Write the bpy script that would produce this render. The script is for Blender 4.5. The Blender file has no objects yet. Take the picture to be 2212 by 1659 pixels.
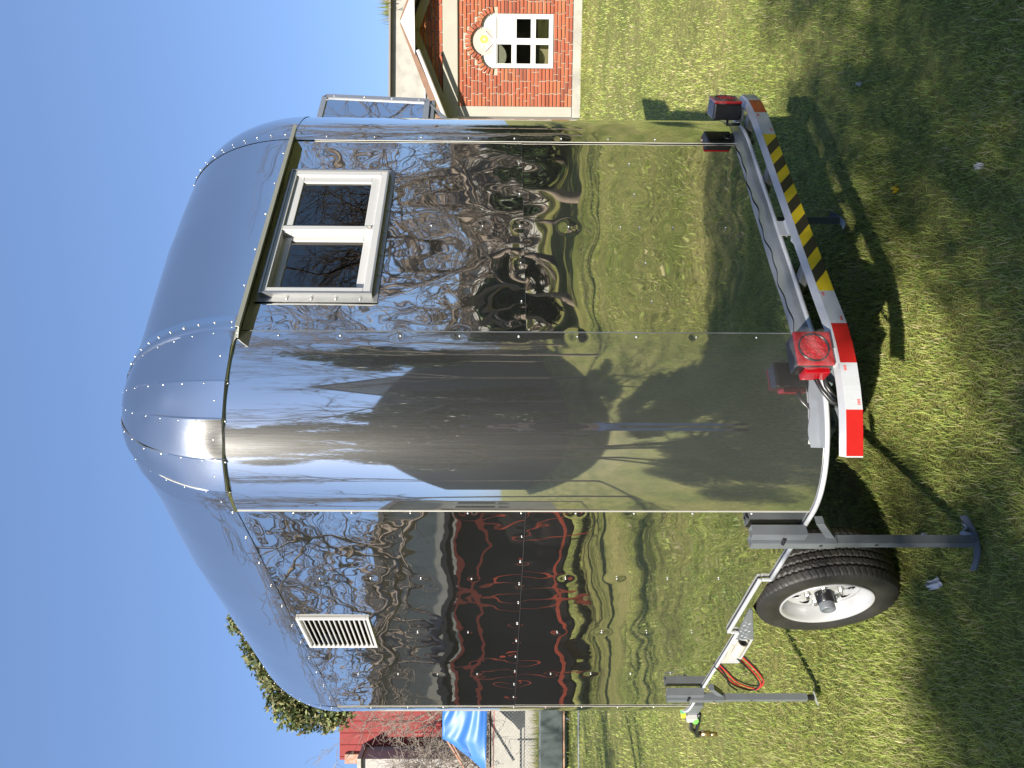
import bpy, bmesh, math, random
import numpy as np
from mathutils import Vector, Matrix

random.seed(7)
rng = np.random.default_rng(7)
R = math.radians
scene = bpy.context.scene
COL = scene.collection

# ------------------------------------------------------------------ camera
CAM_H = 1.6
PITCH, ROLL = 0.0155, -0.0043
sp, cp, sr, cr = math.sin(PITCH), math.cos(PITCH), math.sin(ROLL), math.cos(ROLL)
fwd = Vector((-sr * sp, cp, -cr * sp))
upv = Vector((sr * cp, sp, cr * cp))
rgt = Vector((cr, 0, -sr))
cam_d = bpy.data.cameras.new('camera')
cam = bpy.data.objects.new('camera', cam_d)
COL.objects.link(cam)
# the phone was held upright and the file is stored on its side: world up points to the image's left
bx, by, bz = -upv, rgt, -fwd
cam.matrix_world = Matrix(((bx.x, by.x, bz.x, 0), (bx.y, by.y, bz.y, 0), (bx.z, by.z, bz.z, CAM_H), (0, 0, 0, 1)))
cam_d.sensor_fit = 'HORIZONTAL'
cam_d.sensor_width = 36
cam_d.lens = 1700.3 / 2212 * 36
cam_d.clip_start = 0.05
cam_d.clip_end = 2000
scene.camera = cam

# ------------------------------------------------------------------ light
SUN_AZ, SUN_EL = R(20), R(32)          # sun stands behind the camera, 20 degrees to its left
sun_dir = Vector((-math.sin(SUN_AZ) * math.cos(SUN_EL), -math.cos(SUN_AZ) * math.cos(SUN_EL), math.sin(SUN_EL)))
world = bpy.data.worlds.new('World')
scene.world = world
world.use_nodes = True
wn = world.node_tree.nodes
sky = wn.new('ShaderNodeTexSky')
sky.sky_type = 'NISHITA'
sky.sun_disc = False
sky.sun_elevation = SUN_EL
sky.sun_rotation = math.pi + SUN_AZ
sky.air_density = 0.7
sky.dust_density = 2.5
sky.ozone_density = 6.0
sky.altitude = 1500
wn['Background'].inputs['Strength'].default_value = 0.115
# softer contrast between horizon and zenith, as the phone rendered it, over the whole dome alike
gam = wn.new('ShaderNodeGamma'); gam.inputs['Gamma'].default_value = 0.50
tint = wn.new('ShaderNodeMix'); tint.data_type = 'RGBA'; tint.blend_type = 'MULTIPLY'; tint.inputs['Factor'].default_value = 1
tint.inputs['B'].default_value = (1.04, 1.26, 1.62, 1)
world.node_tree.links.new(sky.outputs[0], gam.inputs['Color'])
world.node_tree.links.new(gam.outputs[0], tint.inputs['A'])
world.node_tree.links.new(tint.outputs['Result'], wn['Background'].inputs[0])
sun_d = bpy.data.lights.new('sun', 'SUN')
sun_d.energy = 4.2
sun_d.angle = R(0.53)
sun_d.color = (1.0, 0.93, 0.82)
sun = bpy.data.objects.new('sun', sun_d)
COL.objects.link(sun)
sun.rotation_euler = sun_dir.to_track_quat('Z', 'Y').to_euler()
scene.view_settings.view_transform = 'Standard'
scene.view_settings.look = 'None'
scene.view_settings.exposure = 1.26
scene.view_settings.gamma = 1.0
scene.view_settings.use_curve_mapping = False
scene.cycles.max_bounces = 10
scene.cycles.glossy_bounces = 6
scene.cycles.transparent_max_bounces = 12
scene.cycles.caustics_reflective = False
scene.cycles.caustics_refractive = False
scene.cycles.sample_clamp_indirect = 6.0

# ------------------------------------------------------------------ helpers
def tag(o, label=None, cat=None, group=None, kind=None):
    if label: o['label'] = label
    if cat: o['category'] = cat
    if group: o['group'] = group
    if kind: o['kind'] = kind
    return o

def empty(name, loc=(0, 0, 0), rz=0, label=None, cat=None, group=None):
    o = bpy.data.objects.new(name, None)
    COL.objects.link(o)
    o.location = loc
    o.rotation_euler = (0, 0, rz)
    o.empty_display_size = 0.2
    return tag(o, label, cat, group)

def link(name, me, mat=None, parent=None):
    o = bpy.data.objects.new(name, me)
    COL.objects.link(o)
    if mat and not me.materials: me.materials.append(mat)
    if parent: o.parent = parent
    return o

class MB:
    def __init__(s): s.v, s.f = [], []
    def add(s, vs, fs):
        b = len(s.v)
        s.v += [tuple(p) for p in vs]
        s.f += [tuple(i + b for i in f) for f in fs]
        return s
    def box(s, c, d, rz=0.0, rx=0.0, ry=0.0):
        m = Matrix.Rotation(rz, 3, 'Z') @ Matrix.Rotation(ry, 3, 'Y') @ Matrix.Rotation(rx, 3, 'X')
        vs = [Vector(c) + m @ Vector((sx * d[0] / 2, sy * d[1] / 2, sz * d[2] / 2)) for sz in (-1, 1) for sy in (-1, 1) for sx in (-1, 1)]
        return s.add(vs, [(0, 2, 3, 1), (4, 5, 7, 6), (0, 1, 5, 4), (2, 6, 7, 3), (0, 4, 6, 2), (1, 3, 7, 5)])
    def bar(s, p, q, w, h, up=(0, 0, 1)):
        p, q = Vector(p), Vector(q)
        d = (q - p).normalized()
        u = Vector(up)
        if abs(d.dot(u)) > .95: u = Vector((0, 1, 0))
        a = d.cross(u).normalized() * w / 2
        b = a.cross(d).normalized() * h / 2
        vs = [e + i * a + j * b for e in (p, q) for i, j in ((-1, -1), (1, -1), (1, 1), (-1, 1))]
        return s.add(vs, [(3, 2, 1, 0), (4, 5, 6, 7), (0, 1, 5, 4), (1, 2, 6, 5), (2, 3, 7, 6), (3, 0, 4, 7)])
    def tube(s, pts, r, n=8, cap=True):
        pts = [Vector(p) for p in pts]
        rs = r if hasattr(r, '__len__') else [r] * len(pts)
        ref = None
        rings = []
        for i, p in enumerate(pts):
            d = (pts[min(i + 1, len(pts) - 1)] - pts[max(i - 1, 0)]).normalized()
            if ref is None:
                ref = d.cross(Vector((0, 0, 1)) if abs(d.z) < .9 else Vector((1, 0, 0))).normalized()
            ref = (ref - d * ref.dot(d)).normalized()
            b = d.cross(ref)
            rings.append([p + rs[i] * (math.cos(2 * math.pi * k / n) * ref + math.sin(2 * math.pi * k / n) * b) for k in range(n)])
        vs = [q for rg in rings for q in rg]
        fs = [(i * n + k, i * n + (k + 1) % n, (i + 1) * n + (k + 1) % n, (i + 1) * n + k) for i in range(len(pts) - 1) for k in range(n)]
        if cap:
            fs += [tuple(range(n - 1, -1, -1)), tuple((len(pts) - 1) * n + k for k in range(n))]
        return s.add(vs, fs)
    def prism(s, poly, axis_from, axis_to):
        # poly: list of 3d points of a planar outline; extruded by the vector axis_to - axis_from
        e = Vector(axis_to) - Vector(axis_from)
        n = len(poly)
        vs = [Vector(p) for p in poly] + [Vector(p) + e for p in poly]
        fs = [tuple(range(n - 1, -1, -1)), tuple(range(n, 2 * n))] + [(i, (i + 1) % n, n + (i + 1) % n, n + i) for i in range(n)]
        return s.add(vs, fs)
    def lathe(s, prof, c, axis='X', n=48):
        # prof: list of (along axis, radius)
        vs, fs = [], []
        for a, r in prof:
            for k in range(n):
                t = 2 * math.pi * k / n
                if axis == 'X': vs.append((c[0] + a, c[1] + r * math.cos(t), c[2] + r * math.sin(t)))
                elif axis == 'Y': vs.append((c[0] + r * math.cos(t), c[1] + a, c[2] + r * math.sin(t)))
                else: vs.append((c[0] + r * math.cos(t), c[1] + r * math.sin(t), c[2] + a))
        for i in range(len(prof) - 1):
            for k in range(n):
                fs.append((i * n + k, i * n + (k + 1) % n, (i + 1) * n + (k + 1) % n, (i + 1) * n + k))
        return s.add(vs, fs)
    def rivet(s, p, nrm, r=.0044, h=.0036):
        p, nrm = Vector(p), Vector(nrm).normalized()
        r *= random.uniform(.68, 1.06)
        a = nrm.orthogonal().normalized(); b = nrm.cross(a)
        vs, fs = [], []
        for rr, hh in ((1, 0), (.95, .45), (.6, .9)):
            vs += [p + nrm * h * hh + r * rr * (math.cos(k * math.pi / 4) * a + math.sin(k * math.pi / 4) * b) for k in range(8)]
        vs.append(p + nrm * h)
        for i in range(2): fs += [(i * 8 + k, i * 8 + (k + 1) % 8, i * 8 + 8 + (k + 1) % 8, i * 8 + 8 + k) for k in range(8)]
        fs += [(16 + k, 16 + (k + 1) % 8, 24) for k in range(8)]
        return s.add(vs, fs)
    def mesh(s, name, mat=None, smooth=False):
        me = bpy.data.meshes.new(name)
        me.from_pydata(s.v, [], s.f)
        bm = bmesh.new(); bm.from_mesh(me)
        bmesh.ops.recalc_face_normals(bm, faces=bm.faces)
        bm.to_mesh(me); bm.free()
        if mat: me.materials.append(mat)
        if smooth:
            me.polygons.foreach_set('use_smooth', [True] * len(me.polygons))
        return me
    def build(s, name, mat, parent=None, smooth=False, bevel=0.0):
        o = link(name, s.mesh(name, mat, smooth), None, parent)
        if bevel:
            m = o.modifiers.new('bevel', 'BEVEL'); m.width = bevel; m.segments = 2; m.limit_method = 'ANGLE'
        if smooth == 'auto':
            pass
        return o

def surf(name, P, mat, parent=None, skip=None, flip=False, thick=0.0):
    """grid of points P[n,m,3] as one smooth sheet"""
    n, m = P.shape[:2]
    idx = np.arange(n * m).reshape(n, m)
    q = np.stack([idx[:-1, :-1], idx[1:, :-1], idx[1:, 1:], idx[:-1, 1:]], -1).reshape(-1, 4)
    if flip: q = q[:, ::-1]
    if skip is not None: q = q[~skip.reshape(-1)]
    me = bpy.data.meshes.new(name)
    me.from_pydata(P.reshape(-1, 3).tolist(), [], q.tolist())
    me.polygons.foreach_set('use_smooth', [True] * len(me.polygons))
    me.materials.append(mat)
    o = link(name, me, None, parent)
    if thick:
        md = o.modifiers.new('thickness', 'SOLIDIFY'); md.thickness = thick; md.offset = -1
    return o

def big_mesh(name, V, tris_per, F, mat, parent=None, col=None, smooth=False):
    """fast mesh from numpy: V (N,3), F (M,k) faces of equal size"""
    me = bpy.data.meshes.new(name)
    k = F.shape[1]
    me.vertices.add(len(V)); me.vertices.foreach_set('co', np.ascontiguousarray(V, np.float32).ravel())
    me.loops.add(F.size); me.loops.foreach_set('vertex_index', np.ascontiguousarray(F, np.int32).ravel())
    me.polygons.add(len(F)); me.polygons.foreach_set('loop_start', np.arange(0, F.size, k, dtype=np.int32))
    me.update(calc_edges=True)
    if smooth: me.polygons.foreach_set('use_smooth', [True] * len(F))
    if col is not None:
        a = me.color_attributes.new('Col', 'FLOAT_COLOR', 'POINT')
        c4 = np.ones((len(V), 4), np.float32); c4[:, :3] = col
        a.data.foreach_set('color', c4.ravel())
    me.materials.append(mat)
    return link(name, me, None, parent)

# ------------------------------------------------------------------ materials
def nodes(name):
    m = bpy.data.materials.new(name); m.use_nodes = True
    return m, m.node_tree.nodes, m.node_tree.links, m.node_tree.nodes['Principled BSDF']

def mat(name, c, rough=.5, metal=0.0, var=.12, scale=8.0, bump=0.0, bscale=60.0, rvar=.1, spec=.5, coat=0.0, trans=0.0, dirt=None, dscale=3.0, damt=.5, coords='Object'):
    """principled material with noise in colour, roughness and relief"""
    m, N, L, P = nodes(name)
    tc = N.new('ShaderNodeTexCoord')
    nz = N.new('ShaderNodeTexNoise'); nz.inputs['Scale'].default_value = scale; nz.inputs['Detail'].default_value = 6
    L.new(tc.outputs[coords], nz.inputs['Vector'])
    mix = N.new('ShaderNodeMix'); mix.data_type = 'RGBA'
    mix.inputs['A'].default_value = (*[x * (1 - var) for x in c], 1)
    mix.inputs['B'].default_value = (*[min(1, x * (1 + var)) for x in c], 1)
    L.new(nz.outputs['Fac'], mix.inputs['Factor'])
    last = mix.outputs['Result']
    if dirt:
        d2 = N.new('ShaderNodeTexNoise'); d2.inputs['Scale'].default_value = dscale; d2.inputs['Detail'].default_value = 9; d2.inputs['Roughness'].default_value = .65
        L.new(tc.outputs[coords], d2.inputs['Vector'])
        rp = N.new('ShaderNodeValToRGB'); rp.color_ramp.elements[0].position = .45; rp.color_ramp.elements[1].position = .72
        rp.color_ramp.elements[1].color = (damt, damt, damt, 1)
        L.new(d2.outputs['Fac'], rp.inputs['Fac'])
        mx = N.new('ShaderNodeMix'); mx.data_type = 'RGBA'; mx.inputs['B'].default_value = (*dirt, 1)
        L.new(rp.outputs['Color'], mx.inputs['Factor']); L.new(last, mx.inputs['A'])
        last = mx.outputs['Result']
    L.new(last, P.inputs['Base Color'])
    mr = N.new('ShaderNodeMapRange'); mr.inputs['To Min'].default_value = max(0, rough - rvar * rough); mr.inputs['To Max'].default_value = min(1, rough + rvar * rough)
    L.new(nz.outputs['Fac'], mr.inputs['Value']); L.new(mr.outputs['Result'], P.inputs['Roughness'])
    P.inputs['Metallic'].default_value = metal
    P.inputs['Specular IOR Level'].default_value = spec
    P.inputs['Coat Weight'].default_value = coat
    P.inputs['Transmission Weight'].default_value = trans
    if bump:
        b = N.new('ShaderNodeTexNoise'); b.inputs['Scale'].default_value = bscale; b.inputs['Detail'].default_value = 5
        L.new(tc.outputs[coords], b.inputs['Vector'])
        bp = N.new('ShaderNodeBump'); bp.inputs['Strength'].default_value = bump; bp.inputs['Distance'].default_value = .01
        L.new(b.outputs['Fac'], bp.inputs['Height']); L.new(bp.outputs['Normal'], P.inputs['Normal'])
    return m

def mirror(name, c, rough, haze, hrough, milk=.05):
    """polished sheet steel under a thin protective film: a sharp lobe and a weak hazy one"""
    m, N, L, P = nodes(name)
    out = N['Material Output']
    P.inputs['Metallic'].default_value = 1
    tc = N.new('ShaderNodeTexCoord')
    nz = N.new('ShaderNodeTexNoise'); nz.inputs['Scale'].default_value = 3; nz.inputs['Detail'].default_value = 8
    L.new(tc.outputs['Object'], nz.inputs['Vector'])
    mr = N.new('ShaderNodeMapRange'); mr.inputs['To Min'].default_value = rough * .5; mr.inputs['To Max'].default_value = rough * 1.5
    L.new(nz.outputs['Fac'], mr.inputs['Value']); L.new(mr.outputs['Result'], P.inputs['Roughness'])
    mx0 = N.new('ShaderNodeMix'); mx0.data_type = 'RGBA'
    mx0.inputs['A'].default_value = (*[x * .96 for x in c], 1); mx0.inputs['B'].default_value = (*c, 1)
    L.new(nz.outputs['Fac'], mx0.inputs['Factor']); L.new(mx0.outputs['Result'], P.inputs['Base Color'])
    P2 = N.new('ShaderNodeBsdfPrincipled'); P2.inputs['Metallic'].default_value = 1
    P2.inputs['Base Color'].default_value = (.6, .6, .6, 1); P2.inputs['Roughness'].default_value = hrough
    # fine vertical brushing varies the haze
    mp = N.new('ShaderNodeMapping'); mp.inputs['Scale'].default_value = (60, 60, 2)
    L.new(tc.outputs['Object'], mp.inputs['Vector'])
    n2 = N.new('ShaderNodeTexNoise'); n2.inputs['Scale'].default_value = 4; n2.inputs['Detail'].default_value = 4
    L.new(mp.outputs['Vector'], n2.inputs['Vector'])
    m2 = N.new('ShaderNodeMapRange'); m2.inputs['To Min'].default_value = haze * .5; m2.inputs['To Max'].default_value = haze * 1.5
    L.new(n2.outputs['Fac'], m2.inputs['Value'])
    ms = N.new('ShaderNodeMixShader')
    L.new(m2.outputs['Result'], ms.inputs['Fac']); L.new(P.outputs[0], ms.inputs[1]); L.new(P2.outputs[0], ms.inputs[2])
    df = N.new('ShaderNodeBsdfDiffuse'); df.inputs['Color'].default_value = (.60, .60, .58, 1)
    mk = N.new('ShaderNodeMixShader')
    n3 = N.new('ShaderNodeTexNoise'); n3.inputs['Scale'].default_value = 1.7; n3.inputs['Detail'].default_value = 5
    L.new(tc.outputs['Object'], n3.inputs['Vector'])
    m3 = N.new('ShaderNodeMapRange'); m3.inputs['To Min'].default_value = milk * .6; m3.inputs['To Max'].default_value = milk * 1.4
    L.new(n3.outputs['Fac'], m3.inputs['Value']); L.new(m3.outputs['Result'], mk.inputs['Fac'])
    L.new(ms.outputs[0], mk.inputs[1]); L.new(df.outputs[0], mk.inputs[2])
    L.new(mk.outputs[0], out.inputs['Surface'])
    return m

def colattr(name, rough=.6, spec=.3, transl=.25, sheen=0):
    """leaf / blade material: colour from the mesh, some light passes through"""
    m, N, L, P = nodes(name)
    at = N.new('ShaderNodeAttribute'); at.attribute_name = 'Col'
    L.new(at.outputs['Color'], P.inputs['Base Color'])
    P.inputs['Roughness'].default_value = rough; P.inputs['Specular IOR Level'].default_value = spec
    if transl:
        tr = N.new('ShaderNodeBsdfTranslucent'); L.new(at.outputs['Color'], tr.inputs['Color'])
        ms = N.new('ShaderNodeMixShader'); ms.inputs['Fac'].default_value = transl
        L.new(P.outputs[0], ms.inputs[1]); L.new(tr.outputs[0], ms.inputs[2])
        L.new(ms.outputs[0], N['Material Output'].inputs['Surface'])
    return m

M = {}
M['steel'] = mirror('polished_steel', (.76, .75, .72), .016, .04, .30, .012)
M['corner'] = mirror('filmed_steel', (.73, .725, .71), .03, .10, .32, .030)
M['dome'] = mirror('dome_steel', (.73, .73, .725), .03, .09, .34, .020)
M['rivet'] = mat('rivet_steel', (.74, .74, .73), .30, .8, .25, 25, dirt=(.25, .24, .22), dscale=14, damt=.6)
M['seam'] = mat('sheet_edge', (.70, .69, .62), .45, .25)
M['dark'] = mat('dark_liner', (.03, .03, .032), .8)
M['inside'] = mat('inner_wall', (.62, .63, .61), .6)
M['galv'] = mat('light_grey_paint', (.44, .455, .47), .35, .0, .06, 20, .05, 300, spec=.5, dirt=(.40, .40, .39), dscale=9, damt=.25)
M['white_paint'] = mat('white_paint', (.46, .475, .49), .3, 0, .05, 15, .04, 200, dirt=(.5, .5, .5), dscale=12, damt=.25)
M['grey_paint'] = mat('dark_grey_paint', (.135, .15, .165), .38, .0, .10, 12, .06, 180, dirt=(.10, .10, .10), dscale=16, damt=.35)
M['film'] = mat('blue_grey_film', (.34, .37, .42), .22, .5, .08, 10, .12, 40)
M['alu'] = mat('brushed_aluminium', (.42, .43, .43), .36, .7, .06, 30, .05, 250)
M['pvc'] = mat('white_window_frame', (.53, .53, .52), .32, 0, .03, 10)
M['gutter'] = mat('olive_grey_gutter', (.50, .51, .45), .5, .3, .08, 14)
M['black'] = mat('black_plastic', (.012, .012, .013), .28, 0, .2, 20)
M['rubber'] = mat('tyre_rubber', (.020, .0195, .019), .55, 0, .25, 12, .12, 300, dirt=(.055, .048, .038), dscale=10, damt=.35)
M['rim'] = mat('silver_rim_paint', (.50, .51, .52), .28, .35, .05, 10, dirt=(.45, .43, .40), dscale=12, damt=.3)
M['zinc'] = mat('zinc_nuts', (.6, .6, .58), .3, 1)
M['brass'] = mat('brass_fitting', (.55, .42, .22), .35, .9)
M['tape_red'] = mat('red_reflective_tape', (.38, .014, .012), .3, 0, .12, 90, coat=.4)
M['tape_white'] = mat('white_reflective_tape', (.42, .44, .46), .3, 0, .08, 110, coat=.4)
M['tape_yellow'] = mat('yellow_tape', (.62, .46, .02), .3, 0, .06, 12, coat=.3)
M['tape_black'] = mat('black_tape', (.035, .028, .02), .35, 0, .15, 12, coat=.3)
M['red_print'] = mat('red_print', (.65, .10, .09), .5)
M['red_lens'] = mat('red_lens', (.30, .003, .007), .2, 0, .35, 70)
M['red_led'] = mat('red_led_cluster', (.42, .004, .010), .1, .3, .5, 120)
M['amber'] = mat('amber_lens', (.60, .08, .01), .15, 0, .2, 40, coat=.5)
M['wire_red'] = mat('red_cable', (.45, .035, .035), .4)
M['wire_black'] = mat('black_cable', (.015, .015, .015), .35)
M['pipe'] = mat('cream_pipe', (.50, .47, .40), .4)
M['green'] = mat('green_wire', (.03, .42, .20), .4)
M['label_green'] = mat('green_label', (.18, .70, .10), .5)
M['label_yellow'] = mat('yellow_connector', (.80, .62, .05), .4)
M['label_white'] = mat('white_label', (.55, .55, .54), .5)

def film_mat():
    m, N, L, P = nodes('clear_plastic_wrap')
    P.inputs['Base Color'].default_value = (.9, .9, .9, 1); P.inputs['Roughness'].default_value = .12
    tc = N.new('ShaderNodeTexCoord')
    nz = N.new('ShaderNodeTexNoise'); nz.inputs['Scale'].default_value = 25; L.new(tc.outputs['Object'], nz.inputs['Vector'])
    bp = N.new('ShaderNodeBump'); bp.inputs['Strength'].default_value = .6; bp.inputs['Distance'].default_value = .02
    L.new(nz.outputs['Fac'], bp.inputs['Height']); L.new(bp.outputs['Normal'], P.inputs['Normal'])
    t = N.new('ShaderNodeBsdfTransparent'); ms = N.new('ShaderNodeMixShader')
    mr = N.new('ShaderNodeMapRange'); mr.inputs['To Min'].default_value = .0; mr.inputs['To Max'].default_value = .10
    L.new(nz.outputs['Fac'], mr.inputs['Value']); L.new(mr.outputs['Result'], ms.inputs['Fac'])
    L.new(t.outputs[0], ms.inputs[1]); L.new(P.outputs[0], ms.inputs[2]); L.new(ms.outputs[0], N['Material Output'].inputs['Surface'])
    return m
M['wrap'] = film_mat()

def glass_mat(name, tint, refl=.10):
    m, N, L, P = nodes(name)
    out = N['Material Output']
    t = N.new('ShaderNodeBsdfTransparent'); t.inputs['Color'].default_value = (*tint, 1)
    g = N.new('ShaderNodeBsdfGlossy'); g.inputs['Roughness'].default_value = .004; g.inputs['Color'].default_value = (1, .96, .86, 1)
    fr = N.new('ShaderNodeFresnel'); fr.inputs['IOR'].default_value = 1.5
    ad = N.new('ShaderNodeMath'); ad.operation = 'ADD'; ad.inputs[1].default_value = refl; ad.use_clamp = True
    L.new(fr.outputs[0], ad.inputs[0])
    ms = N.new('ShaderNodeMixShader')
    L.new(ad.outputs[0], ms.inputs['Fac']); L.new(t.outputs[0], ms.inputs[1]); L.new(g.outputs[0], ms.inputs[2])
    L.new(ms.outputs[0], out.inputs['Surface'])
    return m
M['glass'] = glass_mat('window_glass', (.66, .70, .67), .06)
M['house_glass'] = glass_mat('house_window_glass', (.75, .76, .70), .05)

# setting
def ground_mat():
    m, N, L, P = nodes('lawn_soil')
    tc = N.new('ShaderNodeTexCoord')
    a = N.new('ShaderNodeTexNoise'); a.inputs['Scale'].default_value = .55; a.inputs['Detail'].default_value = 6
    b = N.new('ShaderNodeTexNoise'); b.inputs['Scale'].default_value = 14; b.inputs['Detail'].default_value = 8; b.inputs['Roughness'].default_value = .7
    c = N.new('ShaderNodeTexNoise'); c.inputs['Scale'].default_value = 90; c.inputs['Detail'].default_value = 4
    for n in (a, b, c): L.new(tc.outputs['Object'], n.inputs['Vector'])
    r1 = N.new('ShaderNodeValToRGB')
    r1.color_ramp.elements[0].color = (.20, .23, .07, 1); r1.color_ramp.elements[0].position = .35
    r1.color_ramp.elements[1].color = (.40, .37, .16, 1); r1.color_ramp.elements[1].position = .68
    L.new(a.outputs['Fac'], r1.inputs['Fac'])
    r2 = N.new('ShaderNodeValToRGB')
    r2.color_ramp.elements[0].color = (.35, .4, .3, 1); r2.color_ramp.elements[0].position = .3
    r2.color_ramp.elements[1].color = (1.25, 1.2, 1.0, 1); r2.color_ramp.elements[1].position = .7
    L.new(b.outputs['Fac'], r2.inputs['Fac'])
    mu = N.new('ShaderNodeMix'); mu.data_type = 'RGBA'; mu.blend_type = 'MULTIPLY'; mu.inputs['Factor'].default_value = 1
    L.new(r1.outputs['Color'], mu.inputs['A']); L.new(r2.outputs['Color'], mu.inputs['B'])
    L.new(mu.outputs['Result'], P.inputs['Base Color'])
    P.inputs['Roughness'].default_value = .9; P.inputs['Specular IOR Level'].default_value = .15
    ad = N.new('ShaderNodeMath'); ad.operation = 'ADD'
    L.new(b.outputs['Fac'], ad.inputs[0]); L.new(c.outputs['Fac'], ad.inputs[1])
    bp = N.new('ShaderNodeBump'); bp.inputs['Strength'].default_value = 1; bp.inputs['Distance'].default_value = .03
    L.new(ad.outputs[0], bp.inputs['Height']); L.new(bp.outputs['Normal'], P.inputs['Normal'])
    return m
M['ground'] = ground_mat()
M['grass'] = colattr('grass_blades', .55, .35, .5)
M['leaf'] = colattr('leaves', .5, .4, .22)
M['bark'] = mat('bark', (.17, .135, .105), .9, 0, .4, 6, .5, 40, dirt=(.30, .26, .22), dscale=4, damt=.5)
M['twig'] = mat('pale_twigs', (.26, .22, .18), .85, 0, .35, 3)
M['concrete'] = mat('weathered_concrete', (.36, .345, .30), .85, 0, .12, 3, .3, 60, dirt=(.20, .19, .17), dscale=2.2, damt=.7)
M['concrete2'] = mat('smooth_concrete', (.33, .315, .265), .8, 0, .10, 4, .2, 50, dirt=(.30, .28, .24), dscale=5, damt=.5)
M['mortar'] = mat('mortar', (.38, .32, .25), .9, 0, .15, 30, .4, 120)
M['house_white'] = mat('house_white_paint', (.52, .515, .50), .45, 0, .03, 6)
M['wood'] = mat('brown_board', (.19, .105, .062), .6, 0, .3, 5)
M['render'] = mat('beige_render', (.55, .48, .38), .85, 0, .08, 3, .2, 50, dirt=(.35, .3, .24), dscale=2, damt=.4)
M['white_render'] = mat('white_render', (.74, .73, .70), .8, 0, .05, 3)
M['dark_render'] = mat('brown_grey_render', (.22, .20, .18), .85, 0, .12, 2, .2, 30)
M['shed'] = mat('dark_shed_wall', (.075, .08, .065), .9, 0, .25, 1.2, .2, 20)
M['roof_tile'] = mat('grey_roof', (.16, .14, .125), .8, 0, .2, 6)
M['window_dark'] = mat('dark_window', (.02, .024, .028), .08, 0, .2, 3)
M['red_wall'] = mat('red_wall', (.21, .028, .026), .8, 0, .06, 2, .15, 30, dirt=(.16, .022, .02), dscale=3, damt=.4)
M['stone'] = mat('grey_stone_wall', (.36, .34, .31), .9, 0, .25, 6, .6, 18, dirt=(.26, .24, .22), dscale=7, damt=.6)
M['rubble'] = mat('white_rubble', (.30, .29, .265), .9, 0, .2, 3, .5, 16, dirt=(.42, .39, .35), dscale=5, damt=.4)
M['tarp'] = mat('blue_tarp', (.04, .15, .46), .45, 0, .10, 4, .2, 20)
M['rust'] = mat('rusty_pipe', (.30, .15, .09), .7, 0, .35, 14, dirt=(.5, .45, .40), dscale=6, damt=.5)
M['trough'] = mat('slate_trough', (.060, .078, .078), .6, 0, .12, 14, .35, 70)
M['red_steel'] = mat('orange_red_frame', (.55, .09, .045), .5, 0, .15, 6)
M['canvas'] = mat('dark_canvas', (.03, .028, .028), .8, 0, .2, 3)
M['wire'] = mat('galvanised_wire', (.50, .50, .48), .5, .5)
M['skin'] = mat('skin', (.45, .27, .19), .55, 0, .06, 12)
M['navy'] = mat('navy_cloth', (.02, .025, .05), .85, 0, .15, 30, .2, 200)
M['denim'] = mat('pale_denim', (.30, .38, .52), .85, 0, .12, 30, .2, 250)
M['hair'] = mat('dark_hair', (.02, .015, .012), .5)
M['shoe'] = mat('dark_shoes', (.03, .03, .035), .6)

def brick_mat():
    m, N, L, P = nodes('orange_brick')
    oi = N.new('ShaderNodeObjectInfo')
    rp = N.new('ShaderNodeValToRGB'); e = rp.color_ramp.elements
    e[0].color = (.20, .055, .031, 1); e[0].position = 0
    e[1].color = (.35, .13, .058, 1); e[1].position = 1
    for pos, c in ((.12, (.28, .078, .042)), (.45, (.34, .092, .046)), (.8, (.36, .112, .052))):
        x = e.new(pos); x.color = (*c, 1)
    L.new(oi.outputs['Random'], rp.inputs['Fac'])
    tc = N.new('ShaderNodeTexCoord')
    nz = N.new('ShaderNodeTexNoise'); nz.inputs['Scale'].default_value = 22; nz.inputs['Detail'].default_value = 7
    L.new(tc.outputs['Object'], nz.inputs['Vector'])
    mu = N.new('ShaderNodeMix'); mu.data_type = 'RGBA'; mu.blend_type = 'MULTIPLY'; mu.inputs['Factor'].default_value = 1
    r2 = N.new('ShaderNodeValToRGB'); r2.color_ramp.elements[0].color = (.72, .7, .68, 1); r2.color_ramp.elements[1].color = (1.15, 1.15, 1.15, 1)
    L.new(nz.outputs['Fac'], r2.inputs['Fac']); L.new(rp.outputs['Color'], mu.inputs['A']); L.new(r2.outputs['Color'], mu.inputs['B'])
    L.new(mu.outputs['Result'], P.inputs['Base Color'])
    P.inputs['Roughness'].default_value = .9
    bp = N.new('ShaderNodeBump'); bp.inputs['Strength'].default_value = .5; bp.inputs['Distance'].default_value = .01
    L.new(nz.outputs['Fac'], bp.inputs['Height']); L.new(bp.outputs['Normal'], P.inputs['Normal'])
    return m
M['brick'] = brick_mat()

# ------------------------------------------------------------------ ground
g = np.linspace(-1, 1, 61)
gx, gy = np.meshgrid(np.sign(g) * (np.abs(g) ** 2.2) * 400, np.sign(g) * (np.abs(g) ** 2.2) * 400, indexing='ij')
gz = 0.0 * gx
o = surf('ground', np.stack([gx, gy, gz], -1), M['ground'])
tag(o, kind='structure')

def value_noise(x, y, seed, wl):
    r = np.random.default_rng(seed)
    out = np.zeros_like(x)
    for k in range(10):
        a = r.uniform(0, 2 * np.pi); w = 2 * np.pi / (wl * r.uniform(.6, 1.7))
        out += np.sin(w * (x * np.cos(a) + y * np.sin(a)) + r.uniform(0, 6.28))
    return out / math.sqrt(10)

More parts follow.
